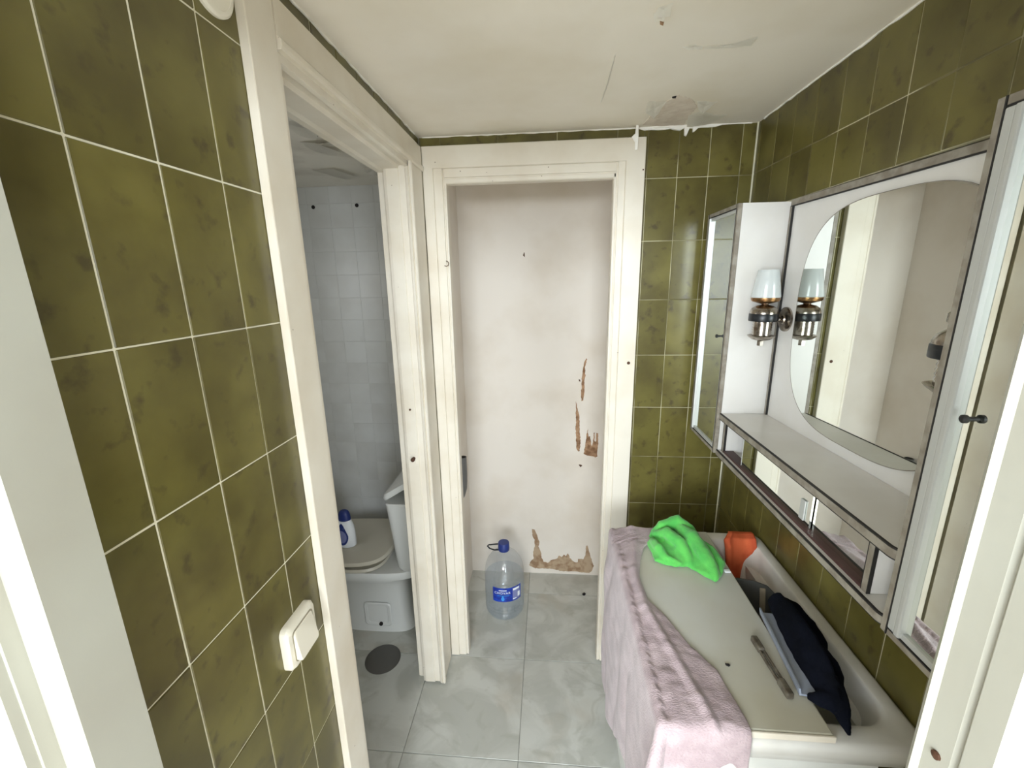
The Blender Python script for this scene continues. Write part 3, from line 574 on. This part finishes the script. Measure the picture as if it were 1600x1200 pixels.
# joint strip between far cabinet and centre panel
# shelf box with sliding mirrored doors
SX = 0.532; ST = 1.243
sb = empty('shelf_unit', (SX, 0.96, ZB), 'long white shelf with grey edges and sliding mirror doors under the mirror', 'shelf')
def slab(z0, z1, nm, ex):
    r = 0.022; ya, yb = 0.6135+ex, 1.3115
    pl = [(PX-0.001+(Y1-ya)*SK, ya), (PX-0.001, yb), (SX+0.006, yb)]+[(SX+0.006+r-r*math.cos(math.radians(a)), ya+r-r*math.sin(math.radians(a))) for a in range(0, 91, 15)]
    prism(nm, pl, 'z', z0, z1, 'laminate', sb)
    # edge band following the front and the rounded corner
    def band(d0, d1, za, zb, mat, bn):
        out = [(SX+0.006-d, yb) for d in (d0,)]; bm = bmesh.new(); path = [(SX+0.006, yb, -1, 0)]+[(SX+0.006+r-r*math.cos(math.radians(a)), ya+r-r*math.sin(math.radians(a)), -math.cos(math.radians(a)), -math.sin(math.radians(a))) for a in range(0, 91, 10)]
        lo = [[bm.verts.new((x+nx*d, y+ny*d, z)) for d, z in ((d0, za), (d1, za), (d1, zb), (d0, zb))] for x, y, nx, ny in path]
        for a, b in zip(lo, lo[1:]):
            for i in range(4): bm.faces.new((a[i], a[(i+1) % 4], b[(i+1) % 4], b[i]))
        bm.faces.new(lo[0]); bm.faces.new(lo[-1]); from_bm(bn, bm, mat, sb)
    band(0.0003, 0.006, z0+0.002, z1-0.002, 'band', 'edge_band'); band(0.0003, 0.0055, z1-0.0019, z1+0.0004, 'black', 'edge_line'); band(0.0003, 0.0055, z0-0.0004, z0+0.0019, 'black', 'edge_line')
slab(ST-0.019, ST, 'shelf_top', 0.0); slab(ZB-0.004, ZB+0.013, 'shelf_bottom', 0.0)
zi0, zi1 = ZB+0.0135, ST-0.0195
for ya, yb in ((1.288, 1.300), (0.672, 0.684)):
    box('divider', SX+0.018, 0.6615, ya, yb, zi0, zi1, 'laminate', sb)
    box('edge_band', SX+0.012, SX+0.018, ya, yb, zi0, zi1, 'band', sb); 
    box('edge_line', SX+0.0117, SX+0.018, ya-0.0015, ya-0.0002, zi0, zi1, 'black', sb); box('edge_line', SX+0.0117, SX+0.018, yb+0.0002, yb+0.0015, zi0, zi1, 'black', sb)
box('track', SX+0.013, SX+0.042, 0.6855, 1.2865, zi0, zi0+0.006, 'track', sb)
box('track', SX+0.013, SX+0.042, 0.6855, 1.2865, zi1-0.006, zi1, 'track', sb)
sd = box('sliding_door', SX+0.020, SX+0.024, 0.855, 1.178, zi0+0.0065, zi1-0.0065, 'mirror', sb)
box('door_edge', SX+0.0195, SX+0.0245, 1.1782, 1.181, zi0+0.0065, zi1-0.0065, 'alu', sd)
box('finger_pull', SX+0.0165, SX+0.0199, 0.872, 0.889, 1.140, 1.186, 'alu', sd, 0.0012, 2)
box('sliding_door', SX+0.0258, SX+0.0298, 0.690, 0.975, zi0+0.0065, zi1-0.0065, 'mirror', sb)
adopt(sb)
# wall lamps
def lamp(y, shade_on, label):
    ax, az = 0.607, 1.547
    L = empty('wall_lamp', (ax, y, az), label, 'lamp', 'wall lamps on the mirror panel')
    c = (ax, y, az)
    lathe('wall_rose', [(0.0345, 0.0), (0.034, 0.004), (0.028, 0.008), (0.015, 0.010), (0.013, 0.014), (0.008, 0.016)], (PX+(Y1-y)*SK, y, 1.535), 'nickel', L, 32, axis=(-1, 0, 0))
    lathe('arm', [(0.007, 0.0), (0.0055, 0.012), (0.0085, 0.016), (0.0055, 0.02), (0.0055, 0.046)], (PX-0.004+(Y1-y)*SK, y, 1.535), 'nickel', L, 18, axis=(-1, 0, 0))
    lathe('dome', [(0.036, 0.004), (0.0355, 0.010), (0.032, 0.019), (0.022, 0.026), (0.010, 0.029), (0.008, 0.033)], c, 'nickel', L)
    lathe('black_ring', [(0.0365, -0.016), (0.0372, -0.014), (0.0372, 0.003), (0.036, 0.005)], c, 'lampblack', L)
    bm = bmesh.new(); pr_ = []
    for k in range(13):
        z = -0.016-0.043*k/12; pr_.append((0.0238+(0.0009 if k % 2 else -0.0004), z))
    add_lathe(bm, pr_, c, 32); o = from_bm('cylinder', bm, 'nickel', L); shade(o, 60)
    lathe('lower_dish', [(0.012, -0.0715), (0.024, -0.068), (0.033, -0.061), (0.036, -0.057), (0.0345, -0.0565), (0.022, -0.062)], c, 'nickel', L)
    lathe('end_nut', [(0.009, -0.086), (0.009, -0.070), (0.006, -0.068)], c, 'nickel', L, 6, smooth=False)
    if shade_on:
        lathe('cup', [(0.008, 0.031), (0.022, 0.035), (0.034, 0.039), (0.0365, 0.044), (0.0365, 0.049), (0.030, 0.049)], c, 'brass', L)
        lathe('glass_shade', [(0.0365, 0.0495), (0.0370, 0.052), (0.031, 0.092), (0.0265, 0.122), (0.0250, 0.1245), (0.0235, 0.122), (0.0335, 0.054)], c, 'shade', L, 40, cap=False)
    else:
        lathe('cup', [(0.008, 0.031), (0.020, 0.034), (0.024, 0.038), (0.024, 0.050), (0.022, 0.052), (0.018, 0.046)], c, 'nickel', L)
        tube('shade_clip', [(ax-0.024, y, az+0.05), (ax-0.018, y+0.004, az+0.060), (ax, y+0.006, az+0.066), (ax+0.018, y+0.004, az+0.060), (ax+0.024, y, az+0.05)], 0.0012, 'nickel', L, 8)
    adopt(L); return L
lamp(1.27, True, 'wall lamp with white glass shade beside the far white cabinet side')
lamp(0.672, False, 'wall lamp without a shade, half hidden at the near edge of the mirror')

# ------------------------------------------------------------------ sink, its cabinet and what lies on it
sc_ = empty('sink_cabinet', (0.44, 0.95, 0), 'low white cabinet carrying the white ceramic sink', 'cabinet')
boxes('carcass', [(0.262, 0.622, 0.662, 0.678, 0.06, 0.794), (0.262, 0.622, 1.234, 1.250, 0.06, 0.794), (0.606, 0.622, 0.678, 1.234, 0.06, 0.794), (0.262, 0.606, 0.678, 1.234, 0.06, 0.076)], 'cabwhite', sc_)
box('plinth', 0.282, 0.61, 0.675, 1.245, 0.0, 0.06, 'cabwhite', sc_)
for a, b in ((0.666, 0.954), (0.958, 1.246)): box('door', 0.246, 0.2615, a, b, 0.065, 0.785, 'cabwhite', sc_, 0.002)
adopt(sc_)
RZ = 0.855
sx0, sx1, sy0, sy1 = 0.207, 0.6695, 0.617, 1.274
def rl(i, r, z, k=1.0): return rrect(sx0+i, sx1-i*k, sy0+i, sy1-i, r, z, 8)
bm = bmesh.new()
add_loft(bm, [rl(0.05, 0.03, 0.7955), rl(0.016, 0.03, 0.7955), rl(0.012, 0.032, 0.800), rl(0.0, 0.036, 0.838), rl(0.0, 0.036, 0.846), rl(0.003, 0.036, 0.853), rl(0.009, 0.034, RZ+0.001), rl(0.034, 0.05, RZ, 0.9), rl(0.041, 0.052, RZ-0.002, 0.8), rl(0.048, 0.055, RZ-0.010, 0.72), rl(0.062, 0.07, 0.80, 0.62), rl(0.084, 0.08, 0.70, 0.58), rl(0.110, 0.08, 0.662, 0.7), rl(0.16, 0.06, 0.652)], cap0=False)
sk = from_bm('ceramic_sink', bm, 'ceramic'); shade(sk, 50)
tag(sk, 'white rectangular ceramic sink under the right wall, its basin half covered', 'sink')
bd = empty('board', (0.37, 0.93, RZ+0.002), 'flat grey-white board lying across the white sink under the green cloth', 'board')
bm = bmesh.new(); add_box(bm, 0.238, 0.503, 0.624, 1.248, RZ+0.0015, RZ+0.0155, 0.003, 2)
bo = from_bm('panel', bm, 'board', bd)
box('edge_strip', 0.24, 0.505, 0.6195, 0.6238, RZ+0.002, RZ+0.015, 'trim', bd, 0.001)
adopt(bd)
BZ = RZ+0.0158
cr_ = [(0.370, 0.758), (0.376, 0.757), (0.379, 0.754), (0.375, 0.752), (0.371, 0.754)]
bm = bmesh.new(); add_prism(bm, cr_, 'z', BZ, BZ+0.003); o = from_bm('dark_chip', bm, 'dark'); tag(o, 'tiny dark chip lying on the grey-white board', 'debris')
o = from_bm('floor_crumb', (lambda b: (add_prism(b, [(0.190, 1.99), (0.200, 1.998), (0.208, 1.992), (0.204, 1.984), (0.194, 1.983)], 'z', 0.0003, 0.008), b)[1])(bmesh.new()), 'dark')
tag(o, 'small dark crumb lying on the closet floor', 'debris')

# pink towel: a flat sheet mapped over the sink's left and near edges
def interp(tab, x):
    if x <= tab[0][0]: return tab[0][1]
    for (a, b), (c, d) in zip(tab, tab[1:]):
        if x <= c: return b+(d-b)*(x-a)/(c-a)
    return tab[-1][1]
AR = [(0.60, 0.362), (0.64, 0.360), (0.676, 0.354), (0.737, 0.345), (0.797, 0.309), (0.877, 0.280), (0.927, 0.250), (1.009, 0.246), (1.076, 0.262), (1.140, 0.285), (1.169, 0.310), (1.20, 0.40), (1.235, 0.46)]
HL = [(0.60, 0.34), (0.74, 0.38), (0.83, 0.41), (0.90, 0.43), (1.0, 0.53), (1.1, 0.585), (1.26, 0.56)]
NH = [(-0.30, 0.36), (0.20, 0.30), (0.24, 0.24), (0.27, 0.16), (0.292, 0.12), (0.312, 0.085), (0.330, 0.075), (0.345, 0.095), (0.362, 0.13)]
EX, EY = 0.215, 0.628; TZ = BZ+0.0045
def drape(a, b, flare=True):
    ox, oy = max(0.0, EX-a), max(0.0, EY-b); R = 0.016
    def roll(o):   # horizontal push-out and drop of a sheet rolling over an edge of radius R
        if o < R*math.pi/2: th = o/R; return R*math.sin(th), R*(1-math.cos(th))
        return R, R+(o-R*math.pi/2)
    if ox == 0 and oy == 0: x, y, z = a, b, TZ
    elif oy == 0: p, d = roll(ox); x, y, z = EX-p, b, TZ-d
    elif ox == 0: p, d = roll(oy); x, y, z = a, EY-p, TZ-d
    else:
        h = math.hypot(ox, oy); p, d = roll(h); an = math.atan2(oy, ox); fl = 0.055*min(1, h/0.2)*math.sin(2*an)**2
        x, y, z = EX-(p+fl)*math.cos(an), EY-(p+fl)*math.sin(an), TZ-d*0.97
    # sag onto the lower rim left of the board
    if ox == 0 and a < 0.236 and oy == 0: z -= 0.008*(0.236-a)/0.021
    return Vector((x, y, z))
NU, NV = 90, 110
bm = bmesh.new(); grid = []
for j in range(NV+1):
    t_ = j/NV; row = []
    for i in range(NU+1):
        s_ = i/NU
        b = 1.245-(1.245-EY)*min(1, t_/0.74); a = (1-s_)*interp(AR, b)+s_*(EX-interp(HL, b))
        if t_ > 0.74: b = EY-interp(NH, a)*(t_-0.74)/0.26
        p = drape(a, b)
        hang = max(0.0, TZ-p.z-0.01)
        # wrinkles: long folds falling down the front, ripples and one crease on top
        w = 0.5+0.5*noise.noise((a*3, b*9, 2.0))
        fold = (0.007*math.sin(b*19+3*noise.noise((a*4, b*4, 0)))+0.006*noise.noise((a*7, b*9, 5)))*min(1, hang/0.12)
        if EX-a > 0 and EY-b <= 0: p.x -= abs(fold)+0.004*hang
        elif EY-b > 0 and a > EX: p.y -= abs(fold)*0.8
        elif hang > 0: p += Vector((-0.7, -0.7, 0))*abs(fold)
        rip = 0.0022*noise.noise((a*40, b*95, 1))+0.0032*noise.noise((a*16, b*30, 9))
        cre = 0.010*math.exp(-((a-interp([(0.6, 0.30), (0.78, 0.262), (0.9, 0.236), (1.03, 0.236), (1.18, 0.268)], b))/0.008)**2)
        top = 1.0 if hang < 0.01 else 0.3
        p.z += top*(abs(rip)*1.6+cre)+0.006*top*(0.5+0.5*noise.noise((a*11, b*8, 4)))*min(1, max(0, (interp(AR, b)-a)/0.015))
        row.append(bm.verts.new(p))
    grid.append(row)
for j in range(NV):
    for i in range(NU): bm.faces.new((grid[j][i], grid[j][i+1], grid[j+1][i+1], grid[j+1][i]))
twl = from_bm('towel', bm, 'towel', None, True)
md = twl.modifiers.new('thickness', 'SOLIDIFY'); md.thickness = 0.0045; md.offset = 0
md2 = twl.modifiers.new('smooth', 'SUBSURF'); md2.levels = 1; md2.render_levels = 1
tag(twl, 'pale pink towel draped over the left edge of the sink', 'towel')

# crumpled cloths: overlapping folds fused into one continuous surface
def fused(name, mat, ribbons, heap=None, voxel=0.0035, bumpy=0.003, seed=0, smooth=3):
    bm = bmesh.new()
    if heap:
        pts, z0, hf = heap; cx = sum(p[0] for p in pts)/len(pts); cyy = sum(p[1] for p in pts)/len(pts); out = []
        n = len(pts)
        for i in range(n):
            for q in range(5): out.append((pts[i][0]*(1-q/5)+pts[(i+1) % n][0]*q/5, pts[i][1]*(1-q/5)+pts[(i+1) % n][1]*q/5))
        lo = [Vector((x, y, z0)) for x, y in out]; loops = [lo]
        for k in (1.0, 0.97, 0.9, 0.78, 0.62, 0.45, 0.28, 0.12):
            loops.append([Vector((cx+(x-cx)*k, cyy+(y-cyy)*k, z0+hf(cx+(x-cx)*k, cyy+(y-cyy)*k, k))) for x, y in out])
        add_loft(bm, loops)
    for pts, rad in ribbons: add_tube(bm, pts, rad, 14)
    o = from_bm(name, bm, mat)
    r = o.modifiers.new('fuse', 'REMESH'); r.mode = 'VOXEL'; r.voxel_size = voxel
    s = o.modifiers.new('soft', 'SMOOTH'); s.factor = 0.5; s.iterations = smooth
    me = evaluated_mesh(o); o.modifiers.clear(); old = o.data; o.data = me; bpy.data.meshes.remove(old)
    if not me.materials: me.materials.append(m[mat])
    for v in me.vertices:
        c = v.co; d = noise.noise((c.x*38+seed, c.y*38, c.z*38))*bumpy+noise.noise((c.x*90+seed, c.y*90, c.z*90))*bumpy*0.4
        v.co = c+v.normal*d
    for p in me.polygons: p.use_smooth = True
    return o
gz = BZ+0.002
gp = [(0.318, 1.215), (0.372, 1.246), (0.420, 1.246), (0.452, 1.200), (0.490, 1.130), (0.500, 1.090), (0.470, 1.035), (0.442, 1.005), (0.414, 1.035), (0.388, 1.066), (0.352, 1.060), (0.304, 1.085), (0.300, 1.165)]
def gh(x, y, k): return 0.008+0.018*(1-k)+0.010*max(0, noise.noise((x*22, y*22, 3)))
g1 = gz+0.006
green = fused('cleaning_cloth', 'green', [
    ([(0.318, 1.20, g1+.004), (0.352, 1.215, g1+.026), (0.405, 1.22, g1+.040), (0.432, 1.20, g1+.028), (0.447, 1.17, g1+.018)], [.006, .017, .022, .018, .012]),
    ([(0.325, 1.195, g1+.010), (0.360, 1.175, g1+.030), (0.385, 1.13, g1+.026), (0.395, 1.09, g1+.010), (0.398, 1.062, g1+.002)], [.010, .018, .018, .013, .007]),
    ([(0.400, 1.215, g1+.030), (0.425, 1.15, g1+.032), (0.440, 1.08, g1+.018), (0.446, 1.03, g1+.006), (0.444, 1.008, g1)], [.016, .022, .022, .014, .006]),
    ([(0.315, 1.17, g1+.008), (0.322, 1.12, g1+.014), (0.335, 1.085, g1+.006), (0.372, 1.066, g1+.002)], [.010, .014, .011, .006]),
    ([(0.445, 1.17, g1+.016), (0.470, 1.12, g1+.012), (0.478, 1.07, g1+.006), (0.466, 1.04, g1+.001)], [.008, .014, .013, .006]),
], (gp, gz, gh), 0.0032, 0.0025, 3)
tag(green, 'crumpled bright green cleaning cloth on the far end of the board', 'cloth')
gt = box('cloth_tag', 0.482, 0.498, 1.048, 1.060, BZ+0.0015, BZ+0.005, 'labelwhite', green, 0.001)
gt['label'] = 'small white care tag'
# orange cloth hanging over the far rim into the basin
bm = bmesh.new(); rows = []
prof = [(1.268, 0.862), (1.256, 0.868), (1.240, 0.874), (1.216, 0.870), (1.203, 0.846), (1.195, 0.812), (1.188, 0.776), (1.180, 0.744), (1.168, 0.722), (1.146, 0.708), (1.120, 0.690)]
for k in range(61):
    f = k/60*(len(prof)-1); i = min(int(f), len(prof)-2); q = f-i
    y, z = prof[i][0]*(1-q)+prof[i+1][0]*q, prof[i][1]*(1-q)+prof[i+1][1]*q
    xa = interp([(0, 0.575), (0.2, 0.562), (0.32, 0.540), (0.6, 0.546), (0.78, 0.560), (0.86, 0.590), (1, 0.594)], k/60); xb = interp([(0, 0.646), (0.3, 0.636), (0.6, 0.633), (0.78, 0.630), (0.86, 0.618), (1, 0.610)], k/60)
    row = []
    for i_ in range(25):
        u = i_/24; x = xa+(xb-xa)*u
        d = 0.006*math.sin(u*7+0.6)+0.006*noise.noise((x*30, k*0.06, 2))+0.008*math.exp(-((u-0.12)/0.1)**2)
        row.append(bm.verts.new((x, y-d*0.9, z+d*0.6)))
    rows.append(row)
for a, b in zip(rows, rows[1:]):
    for i in range(24): bm.faces.new((a[i], a[i+1], b[i+1], b[i]))
oc = from_bm('dust_cloth', bm, 'orange', None, True); md = oc.modifiers.new('thickness', 'SOLIDIFY'); md.thickness = 0.003
tag(oc, 'orange cloth hanging over the far rim into the sink basin', 'cloth')
# dark grey basin insert and beige strip
gb = empty('grey_bucket_lid', (0.57, 1.03, 0.70), 'dark grey rounded plastic lid standing in the sink basin behind the navy cloth', 'lid')
lp = []
bm = bmesh.new()
pts = [(-0.080, -0.085), (0.066, -0.085), (0.084, -0.03), (0.088, 0.005), (0.078, 0.045), (0.048, 0.075), (0.012, 0.086), (-0.03, 0.088), (-0.075, 0.08)]
add_prism(bm, pts, 'z', -0.004, 0.004)
rot = Matrix.Translation((0.545, 1.030, 0.768)) @ Matrix.Rotation(math.radians(-6), 4, 'Z') @ Matrix.Rotation(math.radians(76), 4, 'X')
bmesh.ops.bevel(bm, geom=bm.edges[:], offset=0.002, segments=1, affect='EDGES'); bmesh.ops.transform(bm, matrix=rot, verts=bm.verts[:])
from_bm('lid_panel', bm, 'darkgrey', gb)
bm = bmesh.new(); add_box(bm, 0.026, 0.040, -0.083, 0.070, 0.0045, 0.009, 0.001); bmesh.ops.transform(bm, matrix=rot, verts=bm.verts[:]); o = from_bm('beige_strip', bm, 'beige', gb); o['label'] = 'beige strip'
adopt(gb)
# white plastic channel
bm = bmesh.new()
A0, A1 = Vector((0.523, 0.900, BZ+0.003)), Vector((0.500, 0.692, BZ+0.003))
dv = (A1-A0).normalized(); sv = Vector((-dv.y, dv.x, 0))
cross = [(-0.018, 0.0), (0.022, 0.0), (0.024, 0.013), (0.020, 0.013), (0.0195, 0.004), (-0.0150, 0.004), (-0.0175, 0.016), (-0.021, 0.016)]
lps = [[P+sv*u+Vector((0, 0, w)) for u, w in cross] for P in (A0, A0.lerp(A1, 0.5), A1)]
add_loft(bm, lps); wt = from_bm('plastic_tray', bm, 'whiteplastic')
tag(wt, 'white plastic tray lying along the right edge of the board', 'tray')
# dirty bar with thick ends
hb = empty('bar_handle', (0.46, 0.75, BZ), 'dirty brown bar with thick block ends lying on the board', 'handle')
def brod(p, q, r, nm): tube(nm, [p, q], r, 'brownbar', hb, 10)
e0, e1 = Vector((0.456, 0.806, BZ+0.0075)), Vector((0.4605, 0.703, BZ+0.0075))
dd = (e1-e0).normalized(); ss = Vector((-dd.y, dd.x, 0))
for P, q in ((e0, -1), (e1, 1)):
    bm = bmesh.new(); add_box(bm, -0.007, 0.007, -0.018, 0.018, -0.007, 0.007, 0.003, 2)
    bmesh.ops.transform(bm, matrix=Matrix.Translation(P) @ Matrix.Rotation(math.atan2(dd.y, dd.x)-math.pi/2, 4, 'Z'), verts=bm.verts[:]); from_bm('end_block', bm, 'brownbar', hb)
for k in (-1, 1): brod(e0+ss*k*0.0045, e1+ss*k*0.0045, 0.0032, 'rod')
adopt(hb)
# navy cloth over the tray
nz = BZ+0.034
navy = fused('navy_cloth', 'navy', [
    ([(0.545, 0.925, nz-.004), (0.543, 0.87, nz), (0.538, 0.80, nz-.002), (0.536, 0.74, nz-.008), (0.533, 0.695, nz-.014)], [(.020, .010), (.028, .011), (.033, .012), (.030, .012), (.024, .010)]),
    ([(0.552, 0.915, nz-.004), (0.580, 0.905, nz-.014), (0.600, 0.870, nz-.030), (0.606, 0.835, nz-.044), (0.600, 0.815, nz-.050)], [(.014, .009), (.016, .009), (.015, .009), (.013, .009), (.008, .007)]),
    ([(0.560, 0.78, nz-.006), (0.572, 0.752, nz-.016), (0.574, 0.730, nz-.024), (0.568, 0.716, nz-.028)], [(.016, .010), (.014, .010), (.010, .009), (.006, .006)]),
    ([(0.552, 0.720, nz-.014), (0.545, 0.690, nz-.022), (0.537, 0.660, nz-.024), (0.530, 0.640, nz-.027), (0.526, 0.622, nz-.031)], [(.018, .010), (.020, .009), (.016, .008), (.008, .006), (.003, .003)]),
    ([(0.540, 0.76, nz-.006), (0.536, 0.725, nz-.010), (0.530, 0.695, nz-.016), (0.530, 0.672, nz-.020)], [(.016, .008), (.022, .009), (.022, .009), (.014, .008)]),
    ([(0.492, 0.690, nz-.026), (0.508, 0.682, nz-.022), (0.525, 0.674, nz-.020), (0.540, 0.674, nz-.020)], [(.006, .005), (.013, .008), (.017, .009), (.016, .009)]),
], None, 0.003, 0.0025, 11, 2)
tag(navy, 'crumpled navy black cloth spilling over the tray into the basin', 'cloth')

# ------------------------------------------------------------------ water bottle in the closet
wx, wy = -0.216, 1.868
wb = empty('water_bottle', (wx, wy, 0), 'large clear water bottle with blue cap and blue label on closet floor', 'bottle')
cW = (wx, wy, 0.0005)
R0 = 0.100
bp = [(0.070, 0.0), (0.088, 0.004), (0.096, 0.018), (0.099, 0.032), (0.095, 0.042), (0.099, 0.052), (0.095, 0.062), (0.0995, 0.072), (0.0955, 0.082), (0.100, 0.092), (0.0985, 0.100), (0.100, 0.108), (0.100, 0.200), (0.0975, 0.209), (0.100, 0.218), (0.0985, 0.235), (0.094, 0.262), (0.084, 0.290), (0.068, 0.314), (0.050, 0.330), (0.034, 0.339), (0.026, 0.344), (0.024, 0.356)]
lathe('bottle_shell', bp, cW, 'pet', wb, 56, cap=True)
wp = [(max(r-0.0025, 0.001), z+0.003) for r, z in bp if z < 0.215]
lathe('water', wp, cW, 'water', wb, 48)
cp_ = lathe('cap', [(0.0275, 0.345), (0.0285, 0.347), (0.0285, 0.366), (0.0275, 0.368), (0.0275, 0.384), (0.026, 0.387), (0.001, 0.388)], cW, 'blue', wb, 28)
tube('carry_loop', [(wx-0.026, wy-0.008, 0.349), (wx-0.045, wy-0.016, 0.352), (wx-0.068, wy-0.024, 0.366), (wx-0.078, wy-0.026, 0.380), (wx-0.072, wy-0.022, 0.384), (wx-0.050, wy-0.014, 0.382), (wx-0.028, wy-0.006, 0.380)], 0.0035, 'lampblack', wb, 10)
def curved(name, th0, th1, z0, z1, off, mat, parent, n=18):
    bm = bmesh.new(); r = R0+off
    g = [[bm.verts.new((cW[0]+r*math.cos(th0+(th1-th0)*i/n), cW[1]+r*math.sin(th0+(th1-th0)*i/n), z)) for i in range(n+1)] for z in (z0, z1)]
    for i in range(n): bm.faces.new((g[0][i], g[0][i+1], g[1][i+1], g[1][i]))
    return from_bm(name, bm, mat, parent, True)
D = math.radians; view = math.atan2(-wy, -wx)  # direction from the bottle to the viewer
lab = curved('label', view-D(35), view+D(50), 0.122, 0.200, 0.0012, 'labelblue', wb)
lab['label'] = 'blue printed label'
curved('label_panel', view+D(22), view+D(46), 0.128, 0.194, 0.0016, 'labelgrey', lab, 8)
for z0, z1, a, b in ((0.181, 0.192, 23, 44), (0.138, 0.164, 38, 46), (0.131, 0.136, 23, 34)): curved('label_panel', view+D(a), view+D(b), z0, z1, 0.0019, 'labelwhite', lab, 8)
def wrap_text(txt, size, a_c, zc, mat, nm):
    cu = bpy.data.curves.new(nm, 'FONT'); cu.body = txt; cu.size = size; cu.align_x = 'CENTER'; cu.align_y = 'CENTER'; cu.resolution_u = 3; cu.space_character = 1.12
    to = bpy.data.objects.new(nm, cu); COL.objects.link(to); me = evaluated_mesh(to); bpy.data.objects.remove(to)
    bm = bmesh.new(); bm.from_mesh(me); bmesh.ops.triangulate(bm, faces=bm.faces[:]); r = R0+0.0022
    for v in bm.verts:
        th = a_c+v.co.x/r; z = zc+v.co.y; v.co = Vector((cW[0]+r*math.cos(th), cW[1]+r*math.sin(th), z))
    return from_bm(nm, bm, mat, lab)
wrap_text('CHOVAR', 0.0185, view-D(7), 0.172, 'labelwhite', 'label_lettering')
curved('label_line', view-D(17), view+D(5), 0.185, 0.189, 0.0018, 'labelwhite', lab, 8)
curved('label_line', view-D(22), view+D(12), 0.156, 0.159, 0.0018, 'labellight', lab, 8)
wrap_disc('label_drop', view-D(6), 0.140, 0.085, 0.012, lambda z: R0, 'labellight', lab, cW, off=0.0019, tear=0.55)
adopt(wb)

# ------------------------------------------------------------------ next room, behind the viewer (its unseen windows are set out to light the scene)
S(boxes('wall_room_left', [(-3.3, -3.2, -2.6, 0.33, 0, 2.5)], 'roomwall'))
S(boxes('wall_room_right', [(3.2, 3.3, -2.6, 0.33, 0, 2.5)], 'roomwall'))
wbx = [-3.3]+[e for c_, w_, *_ in WIN for e in (c_-w_/2, c_+w_/2)]+[3.3]
S(boxes('wall_room_back', [(a, b, -2.68, -2.58, 0, 2.5) for a, b in zip(wbx[0::2], wbx[1::2])]+[(c-w/2, c+w/2, -2.68, -2.58, z0, z1) for c, w, _, zc, h in WIN for z0, z1 in ((0, zc-h/2-0.02), (zc+h/2+0.02, 2.5))], 'roomwall'))
S(boxes('floor_room', [(-3.3, 3.3, -2.7, 0.015, -0.06, 0.0)], 'roomfloor'))
S(boxes('ceiling_room', [(-3.3, 3.3, -2.7, 0.33, 2.5, 2.56)], 'roomwall'))
